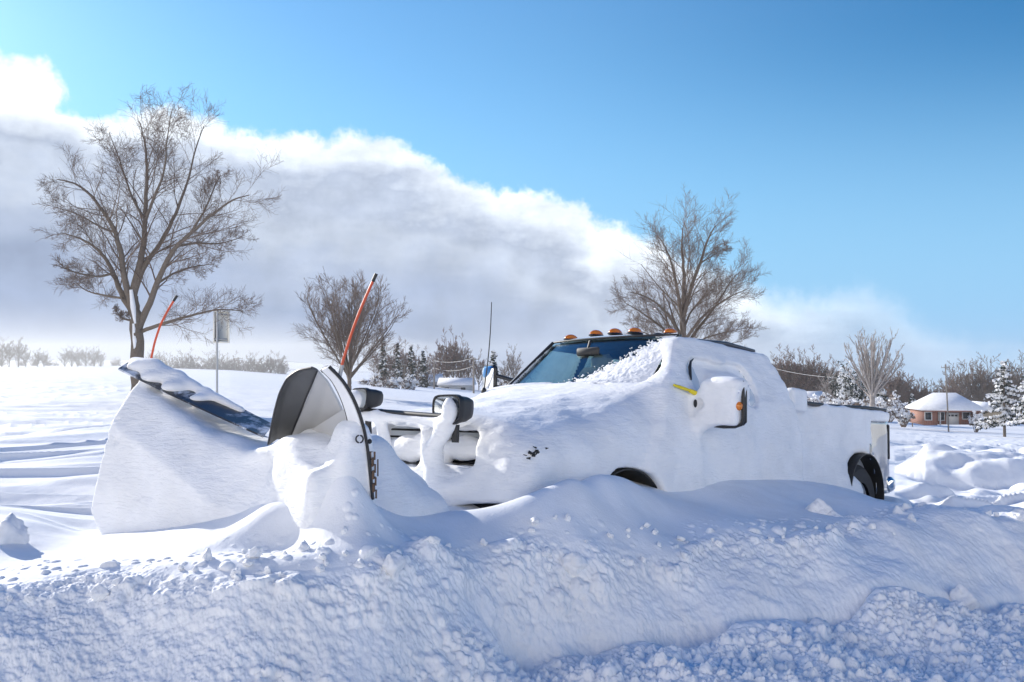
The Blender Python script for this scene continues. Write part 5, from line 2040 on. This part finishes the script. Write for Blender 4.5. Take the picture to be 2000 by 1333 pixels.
# ------------------------------------------------------------------ loose snow chunks thrown onto the bank
def chunk_mesh(seed):
    rg = np.random.default_rng(seed)
    nu, nv = 40, 22
    th = np.linspace(0, 2 * np.pi, nu, endpoint=False)
    ph = np.linspace(-np.pi / 2 + .02, np.pi / 2 - .02, nv)
    v = np.stack([np.cos(ph)[:, None] * np.cos(th), np.cos(ph)[:, None] * np.sin(th), np.sin(ph)[:, None] + 0 * th], -1).reshape(-1, 3)
    # facets: cut the ball with random planes, then roughen
    r = np.full(len(v), 1.25)
    for k in range(16):
        n = rg.normal(size=3)
        n /= np.linalg.norm(n)
        dd = v @ n
        r = np.where(dd > .05, np.minimum(r, (.62 + .4 * rg.random()) / np.maximum(dd, .05)), r)
    p = v * r[:, None]
    f = fbm(p * 2.6 + seed, 4, seed, .6) * .10 + lumps(p * 3.4 + seed, seed, .2, .6, .5) * .12
    p = v * (r + f)[:, None]
    i, j = np.meshgrid(np.arange(nv - 1), np.arange(nu), indexing='ij')
    a, b = i * nu + j, i * nu + (j + 1) % nu
    q = np.stack([a, b, b + nu, a + nu], -1).reshape(-1, 4)
    return mesh_from(p, q, 'snow_chunk', M['snow'])


CH = [chunk_mesh(900 + k) for k in range(6)]


def chunk(px, py, d, size, k, label, group=None):
    p = C(px, py, d)
    o = link('snow_chunk', CH[k % 6])
    o.location = p
    r = random.Random(k * 7 + 1)
    o.rotation_euler = (r.random() * .6, r.random() * .6, r.random() * 6)
    o.scale = (size, size * (.8 + .3 * r.random()), size * (.75 + .25 * r.random()))
    tag(o, label, 'snow chunk', group)
    return o


for i, (px, py, d, s, lb) in enumerate((
        (766, 1098, 4.12, .058, 'tall sunlit snow chunk on the bank crest in front of the plow end'),
        (702, 1103, 4.1, .030, 'rounded snow chunk left of the tall sunlit one on the crest'),
        (585, 1075, 4.25, .026, 'small shaded snow chunk at the foot of the plow drift'),
        (1246, 1062, 5.45, .040, 'snow chunk lying alone in the blue trough below the front wheel'),
        (1130, 1064, 5.2, .036, 'snow chunk in the trough below the headlamp side'),
        (1062, 1080, 5.0, .034, 'snow chunk on the crest left of the trough chunk'),
        (1124, 1098, 5.0, .075, 'flat-topped sunlit snow block on the crest below the truck door'),
        (1600, 1002, 6.85, .105, 'biggest pale snow block in the heap below the rear wheel'),
        (1632, 1020, 6.75, .075, 'snow block right of the biggest one below the rear wheel'),
        (1660, 1018, 6.85, .085, 'squarish snow block at the right of the heap below the rear wheel'),
        (1668, 1046, 6.5, .085, 'low snow block at the front of the heap below the rear wheel'),
        (1590, 1240, 5.3, .085, 'large rounded snow boulder at the foot of the bank'),
        (1560, 1278, 4.85, .065, 'snow lump on the crust in front of the large boulder'),
        (1880, 1172, 6.1, .095, 'broad snow lump at the foot of the bank on the right'),
        (1800, 1185, 6.0, .075, 'wide low snow lump left of the broad one at the bank foot'),
        (1500, 1325, 4.45, .075, 'snow lump at the bottom edge of the photo, lower right'),
        (18, 1050, 4.8, .105, 'rounded snow lump at the left edge behind the bank'),
        (1985, 1012, 7.2, .07, 'sunlit snow chunk on the bank crest at the right edge'))):
    chunk(px, py, d, s, i, lb)
r_ = random.Random(3)
for i in range(70):
    px = r_.uniform(20, 1980)
    py0 = np.interp(px, [0, 300, 600, 760, 1000, 1300, 1600, 1900, 2000], [1150, 1118, 1100, 1092, 1080, 1075, 1048, 1004, 986])
    d0 = np.interp(px, [0, 300, 600, 760, 1000, 1300, 1600, 1900, 2000], [3.95, 4.0, 4.02, 4.15, 4.9, 5.4, 6.05, 7.0, 7.35])
    d = d0 + r_.uniform(-.12, .28)
    sz = r_.uniform(.010, .026) * (1.4 if r_.random() < .2 else 1)
    x = (px - 1000) / FPX * d
    o = link('snow_chunk', CH[i % 6])
    o.location = (x, d, ground_at(x, d) + sz * .45)
    o.rotation_euler = (r_.random() * 6, r_.random() * 6, r_.random() * 6)
    o.scale = (sz, sz * r_.uniform(.7, 1.1), sz * r_.uniform(.6, 1))
    tag(o, 'small loose snow clod scattered along the crest of the bank', 'snow chunk', 'snow clods along the bank crest')

# ------------------------------------------------------------------ air: thin haze everywhere, drifting snow over the open field
def air_box(name, lo, hi, density, col, g, label=None):
    m = bpy.data.materials.new(name)
    m.use_nodes = True
    t = NT(m.node_tree)
    out = t.n('ShaderNodeOutputMaterial')
    v = t.n('ShaderNodeVolumePrincipled')
    v.inputs['Color'].default_value = (*col, 1)
    v.inputs['Density'].default_value = density
    v.inputs['Anisotropy'].default_value = g
    t.l(v.outputs[0], out.inputs['Volume'])
    c = [(a + b) / 2 for a, b in zip(lo, hi)]
    o = MB().box((0, 0, 0), [b - a for a, b in zip(lo, hi)]).build(name, m, None, loc=c)
    tag(o, label, kind='stuff')
    return o


air_box('haze', (-1000, -1000, float(GZ['z'].min()) - 1), (1000, 1000, 16), .00035, (.93, .96, 1.0), .3)
air_box('drifting_snow', (-330, 75, -2.5), (-26, 330, 7), .0023, (.96, .98, 1), .3)
